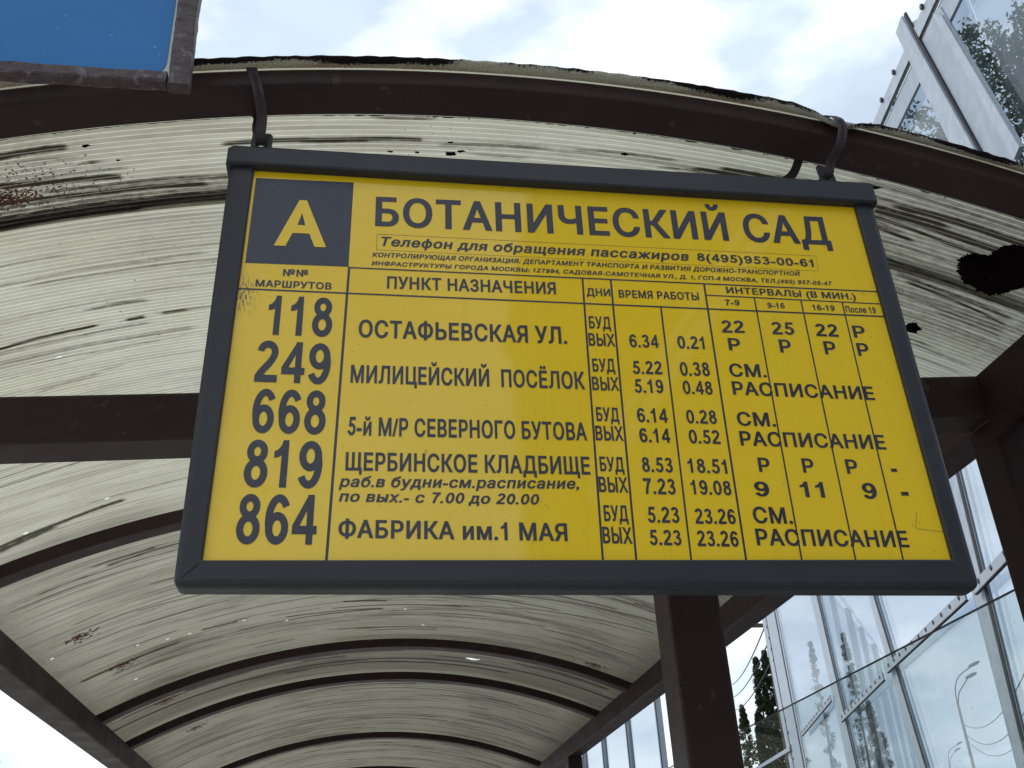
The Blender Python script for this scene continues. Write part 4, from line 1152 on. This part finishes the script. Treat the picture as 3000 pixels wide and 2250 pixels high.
# horizontal rails with bolts
boltme = None
for (s0, z0, s1_, z1_, nb) in ((6.89, 2.580, 5.50, 2.543, 11), (5.31, 2.409, 4.155, 2.377, 11), (4.06, 2.386, 2.89, 2.339, 11), (2.80, 2.330, 1.95, 2.318, 7), (12.3, 2.96, 7.7, 2.60, 0)):
    rl = quad_plate('rail', [(s0, z0 - .014), (s1_, z1_ - .014), (s1_, z1_ + .014), (s0, z0 + .014)], -.020, -.014, M['galv'], gwall)
    quad_plate('lip', [(s0, z0 - .018), (s1_, z1_ - .018), (s1_, z1_ - .0145), (s0, z0 - .0145)], -.0205, -.012, M['dark_line'], rl)
    for k in range(nb):
        t = (k + .5)/nb; s = s0 + (s1_ - s0)*t; z = z0 + (z1_ - z0)*t + .004
        mb = MB(); mb.loft([[fp(s + .007*math.cos(a), z + .007*math.sin(a), -.0232) for a in [j*math.pi/3 for j in range(6)]], [fp(s + .007*math.cos(a), z + .007*math.sin(a), -.0205) for a in [j*math.pi/3 for j in range(6)]]])
        mb.build('bolt', M['bolt'], rl)
# panes
for q in ([(1.78, .15), (1.78, 3.43), (-.6, 2.95), (-.6, .15)], [(2.84, .15), (2.84, 3.76), (1.80, 3.50), (1.80, .15)], [(3.42, .15), (4.5, 3.9), (2.78, 3.74), (2.78, .15)], [(4.86, .15), (5.72, 4.3), (4.42, 3.95), (3.36, .15)], [(6.86, .15), (7.31, 4.6), (5.60, 4.25), (4.80, .15)]):
    quad_plate('glass_pane', q, .006, .014, M['glass'], gwall)
# wall further off, running with the street
gw2 = thing('glass_wall', 'far row of glass panels in slim steel uprights seen past the left side of the post', 'glass screen', (3.22, 12, 0))
ys_ = [10.59, 11.84, 13.07, 14.21, 15.4, 16.6, 17.8]
for i, y in enumerate(ys_):
    mb = MB(); mb.box((3.19, y - .035, 0), (3.25, y + .035, 5.0)); u_ = mb.build('upright', M['galv'], gw2)
    mb = MB(); mb.box((3.184, y - .040, 0), (3.1895, y - .012, 5.0)); mb.build('dark_line', M['dark_line'], u_)
    if i < len(ys_) - 1:
        mb = MB(); mb.box((3.215, y + .036, 0.1), (3.223, ys_[i+1] - .036, 4.9)); mb.build('glass_pane', M['glass'], gw2)
for z in (1.2, 4.95):
    mb = MB(); mb.box((3.18, 10.54, z), (3.183, 17.84, z + .05)); mb.build('rail', M['galv'], gw2)

# ================================================================== STREET LAMPS AND WIRES
def street_lamp(x, y, ht, label, aim, k=1.0):
    root = thing('street_lamp', label, 'street lamp', (x, y, 0), 'street lamps along the road')
    mb = MB(); mb.tube([(x, y, 0), (x, y, 3), (x, y, ht - 1.3)], [.11, .09, .05], 10); mb.build('pole', M['lampgrey'], root, True)
    mb = MB(); mb.box((x - .2, y - .2, 0), (x + .2, y + .2, .5)); mb.build('base', M['lampgrey'], root)
    for (dx, dy, top, reach) in ((aim[0], aim[1], ht, .85*k), (aim[0]*.8 + .15, aim[1]*.8 - .15, ht - .45, .62*k)):
        l_ = math.hypot(dx, dy); dx /= l_; dy /= l_
        pts = [(x, y, ht - 1.35), (x + dx*.02, y + dy*.02, top - .95), (x + dx*.15, y + dy*.15, top - .55), (x + dx*.38, y + dy*.38, top - .27), (x + dx*reach, y + dy*reach, top)]
        mb = MB(); mb.tube(smooth_path(pts, 5), .028, 6); arm = mb.build('arm', M['lampgrey'], root, True)
        hx, hy = x + dx*(reach + .16), y + dy*(reach + .16); mb = MB(); rings = []
        for a in range(9):
            t = a/8; w = .14*math.sin(math.pi*min(1, .08 + .84*t))**.6; c = Vector((hx - dx*.24 + dx*.48*t, hy - dy*.24 + dy*.48*t, top + .02 + .16*t))
            sd_ = Vector((-dy, dx, 0)); rings.append([c + sd_*w*math.cos(p) + Vector((0, 0, 1))*w*.55*math.sin(p) for p in [2*math.pi*q/10 for q in range(10)]])
        mb.loft(rings); mb.build('lamp_head', M['lampgrey'], arm, True)
    return root
street_lamp(24.92, 39.85, 10.15, 'near street lamp with two curved arms seen through the glass at lower right', (.95, -.45))
street_lamp(46.3, 77.2, 12.3, 'small distant street lamp with two arms, lower left of the nearer one', (.95, -.45), 1.1)
def wire(a, b, sag, label, r_=.012):
    a, b = Vector(a), Vector(b); pts = []
    for k in range(25):
        t = k/24; p = a.lerp(b, t); p.z -= sag*4*t*(1 - t); pts.append(p)
    mb = MB(); mb.tube(pts, r_, 5); o = mb.build('overhead_wire', M['wire'], None)
    return tag(o, label, 'wire', 'overhead wires along the road')
wire((24.9, 39.8, 7.95), (8.6, 10.0, 5.9), 1.1, 'highest of the three wires sagging from the near street lamp')
wire((24.9, 39.8, 7.55), (8.6, 10.0, 5.6), 1.3, 'middle of the three wires sagging from the near street lamp')
wire((24.9, 39.8, 7.31), (8.6, 10.0, 5.3), 1.4, 'lowest of the three wires sagging from the near street lamp')
def ext(p, q, t): return tuple(p[i] + (q[i] - p[i])*t for i in range(3))
for p, q, lb in (((21.72, 55.93, 13.72), (11.82, 27.57, 8.79), 'highest of the three wires above the dark poplars'), ((21.70, 55.94, 13.02), (11.85, 27.56, 8.35), 'middle of the three wires above the dark poplars'), ((21.69, 55.94, 12.27), (11.84, 27.56, 7.82), 'lowest of the three wires, crossing the poplar tops')):
    wire(ext(p, q, -.8), ext(p, q, 1.0), .6, lb, .022)

up_ = thing('utility_pole', 'wooden wire pole hidden behind the steel corner plate of the glass screen', 'pole', (11.85, 27.5, 0))
mb = MB(); mb.tube([(11.85, 27.5, 0), (11.85, 27.5, 9.2)], [.11, .07], 8); mb.build('shaft', M['bark'], up_, True)
mb = MB(); mb.box((11.45, 27.45, 8.8), (12.25, 27.55, 8.9)); mb.build('crossarm', M['bark'], up_)

# ================================================================== TREES
def leaf_mesh(name, centres, per, spread, size, mat, parent, seed):
    """centres: (x,y,z,r) clumps, each filled with small pointed leaves"""
    rg = np.random.default_rng(seed); C_ = np.array(centres, float)
    n = len(C_)*per; c = np.repeat(C_, per, axis=0)
    d = rg.normal(size=(n, 3)); d /= np.linalg.norm(d, axis=1)[:, None]; r = c[:, 3]*rg.random(n)**.5
    p = c[:, :3] + d*(r*spread)[:, None]
    a = rg.normal(size=(n, 3)); a /= np.linalg.norm(a, axis=1)[:, None]
    b = np.cross(a, rg.normal(size=(n, 3))); b /= np.linalg.norm(b, axis=1)[:, None]
    s = (size*rg.uniform(.55, 1.3, n))[:, None]
    q = np.stack([p - a*s, p + b*s*.42, p + a*s, p - b*s*.42], 1).reshape(-1, 3)
    me = bpy.data.meshes.new(name); me.vertices.add(n*4)
    loc = np.array(parent.location); me.vertices.foreach_set('co', (q - loc).ravel())
    me.loops.add(n*4); me.loops.foreach_set('vertex_index', np.arange(n*4, dtype=np.int32))
    me.polygons.add(n); me.polygons.foreach_set('loop_start', np.arange(0, n*4, 4, dtype=np.int32))
    me.materials.append(mat); me.update(calc_edges=True)
    o = bpy.data.objects.new(name, me); return link(o, parent)
def limb(a, b, r0, r1, rnd, mb, bend=.12):
    a, b = Vector(a), Vector(b); L_ = (b - a).length
    pts = [a.lerp(b, t) + Vector((rnd.uniform(-1, 1), rnd.uniform(-1, 1), rnd.uniform(-1, 1)))*L_*bend*math.sin(math.pi*t) for t in (0, .25, .5, .75, 1)]
    mb.tube(pts, [r0 + (r1 - r0)*t for t in (0, .25, .5, .75, 1)], 6); return pts
def round_tree(x, y, ht, cr, label, mat, leaf, n_cl, per, seed, trunk_r=.22, crown_z=None, group=None, squash=1.0):
    rnd = random.Random(seed); root = thing('tree', label, 'tree', (x, y, 0), group)
    tb = MB(); cz = crown_z or ht - cr*squash
    limb((x, y, 0), (x + rnd.uniform(-.2, .2), y, cz), trunk_r, trunk_r*.45, rnd, tb, .02); tb.build('trunk', M['bark'], root, True)
    lb = MB(); cl = []
    for k in range(n_cl):
        d = Vector((rnd.gauss(0, 1), rnd.gauss(0, 1), rnd.gauss(0, 1) + .25)).normalized()*cr*rnd.uniform(.45, 1.0)**.7
        c = Vector((x, y, cz)) + Vector((d.x, d.y, d.z*squash))
        if k % 3 == 0: limb((x, y, cz - cr*.5*rnd.random()), c, trunk_r*.25, .012, rnd, lb)
        cl.append((c.x, c.y, c.z, cr*rnd.uniform(.10, .24)))
    lb.build('branch', M['bark'], root, True)
    leaf_mesh('crown', cl, per, 1.0, leaf, mat, root, seed); return root
# close tree top right: leafy branches coming in from the right, seen through and beside the glass wall
def near_tree():
    rnd = random.Random(21); x, y = 9.2, 8.6
    root = thing('tree', 'leafy tree rising behind the steel end post at upper right', 'tree', (x, y, 0))
    tb = MB(); limb((x, y, 0), (x - .3, y, 9.6), .24, .10, rnd, tb, .02); tb.build('trunk', M['bark'], root, True)
    lb = MB(); cl = []
    tips = [(6.82, 7.36, 10.25), (6.95, 7.4, 9.9), (7.1, 7.3, 10.1), (7.3, 7.1, 10.3), (7.05, 7.25, 9.5), (7.2, 7.3, 9.1), (7.0, 7.5, 8.9), (7.5, 7.0, 9.6), (7.6, 7.2, 9.2), (6.15, 7.95, 9.15), (6.30, 7.85, 9.40), (6.45, 7.8, 9.05), (6.6, 7.7, 8.8), (6.9, 7.6, 8.6), (6.2, 7.9, 8.9),
            (7.6, 6.8, 10.2), (7.8, 7.0, 9.8), (7.3, 7.0, 8.6), (7.7, 7.3, 8.4), (7.1, 7.5, 8.2), (8.2, 7.6, 10.4), (8.4, 7.9, 9.4), (8.6, 8.2, 10.8), (9.4, 8.8, 10.9), (9.9, 8.9, 9.8), (9.0, 9.3, 10.0), (8.8, 8.0, 8.6), (9.8, 8.4, 8.8), (8.9, 9.0, 11.3)]
    for tpt in tips:
        st_ = (x + rnd.uniform(-.3, .3), y + rnd.uniform(-.3, .3), tpt[2] - rnd.uniform(1.0, 2.2))
        pts = limb(st_, tpt, .05, .006, rnd, lb, .10)
        for _ in range(3):
            m = pts[3].lerp(pts[4], rnd.random()) + Vector((rnd.gauss(0, .16), rnd.gauss(0, .16), rnd.gauss(0, .13)))
            cl.append((m.x, m.y, m.z, rnd.uniform(.10, .22)))
        m = Vector(tpt); cl.append((m.x, m.y, m.z, rnd.uniform(.06, .13)))
        for _ in range(8):
            m = pts[rnd.choice((2, 3, 4))] + Vector((rnd.gauss(0, .24), rnd.gauss(0, .24), rnd.gauss(0, .2)))
            cl.append((m.x, m.y, m.z, rnd.uniform(.12, .30)))
    lb.build('branch', M['bark'], root, True)
    leaf_mesh('crown', cl, 80, 1.0, .038, M['leaf'], root, 5)
near_tree()
def poplar(x, y, ht, w, z0, label, seed, mat=None, leaf=.20, per=90, n=40, group='tall narrow trees across the road'):
    rnd = random.Random(seed); root = thing('poplar_tree', label, 'tree', (x, y, 0), group)
    tb = MB(); limb((x, y, 0), (x, y, ht*.93), .28, .03, rnd, tb, .01); tb.build('trunk', M['bark'], root, True)
    cl = []
    for k in range(n):
        t = rnd.random()**.8; z = z0 + (ht - z0)*t; ww = w*(1 - t)**.7*(.55 + .6*rnd.random())
        a = rnd.uniform(0, 6.28); cl.append((x + ww*.8*math.cos(a), y + ww*.8*math.sin(a), z, .16 + w*.30*(1 - t)*rnd.random()))
    for k in range(6): cl.append((x + rnd.gauss(0, .05), y, ht - .5*k*.6, .10 + .05*k))
    leaf_mesh('crown', cl, per, 1.15, leaf, mat or M['leaf_dark'], root, seed); return root
D1 = M['leaf_dark']
poplar(30.6, 73.92, 18.6, 1.5, 3, 'left one of the three joined dark poplars seen through the glass', 1, D1, .12, 70, 210)
poplar(31.21, 73.66, 19.0, 1.6, 3, 'middle one of the three joined dark poplars seen through the glass', 2, D1, .12, 70, 210)
poplar(31.9, 73.42, 18.9, 1.6, 3, 'right one of the three joined dark poplars, beside the steel corner plate', 3, D1, .12, 70, 210)
poplar(29.1, 74.53, 15.2, 1.5, 3, 'short poplar left of the three tall ones', 4, D1, .12, 60, 120)
poplar(30.1, 74.1, 14.6, 1.3, 2, 'low bushy poplar in front of the tall ones', 8, D1, .12, 70, 210)
BL = M['leaf']
poplar(37.30, 70.75, 14.6, 1.5, 3, 'pale leafy slender tree low behind the third upright of the glass screen', 5, BL, .10, 50, 150)
poplar(36.6, 71.12, 19.6, 1.0, 6, 'slender birch-like tree between the second and third uprights', 6, BL, .09, 40, 110)
poplar(34.4, 72.22, 19.3, .75, 6, 'thin leafy tree right of the steel corner plate', 7, BL, .09, 36, 90)
round_tree(27.5, 80, 10.5, 3.6, 'wide low tree below the dark poplars', D1, .16, 160, 70, 31, group='low trees across the road')
round_tree(33.5, 82, 10.2, 3.8, 'wide low tree right of the dark poplars', D1, .16, 160, 70, 32, group='low trees across the road')
round_tree(-9.9, 28.4, 6.6, 1.35, 'reddish leaved tree at the lower left edge of the picture', M['leaf_red'], .07, 60, 60, 33, .12)

# ================================================================== BUILDING AND TREE added out of view, to shape the board's reflection
bld = thing('reflection_building', 'unseen brick building added behind the viewer to darken the reflection in the board', 'building', (16, -34, 0))
M['brick'] = mat_plain('brown_brick', (0.16, 0.10, 0.075), (0.22, 0.15, 0.11), 0.85, 2, 0.3)
M['win'] = mat_plain('window_dark_glass', (0.03, 0.035, 0.04), (0.06, 0.07, 0.08), 0.15, 1, 0.0)
mb = MB(); mb.box((6, -42, 0), (36, -30, 30)); mb.build('wall', M['brick'], bld)
mb = MB(); mb.box((5.6, -42.4, 30.01), (36.4, -29.6, 30.5)); mb.build('roof', M['galv_dark'], bld)
wm = None
for fl in range(10):
    for cidx in range(9):
        x = 7.5 + cidx*3.1; z = 1.2 + fl*2.9
        mb = MB(); mb.box((x, -29.99, z), (x + 1.5, -29.93, z + 1.5)); w_ = mb.build('window', M['white_border'], bld)
        mb = MB(); mb.box((x + .1, -29.925, z + .1), (x + 1.4, -29.90, z + 1.4)); mb.build('pane', M['win'], w_)
round_tree(-9, -20, 17, 5.6, 'big unseen tree added behind the viewer to bound the bright reflection in the board', M['leaf'], .14, 90, 70, 41, .3)  # added out of view; its reflection edges the bright band on the board
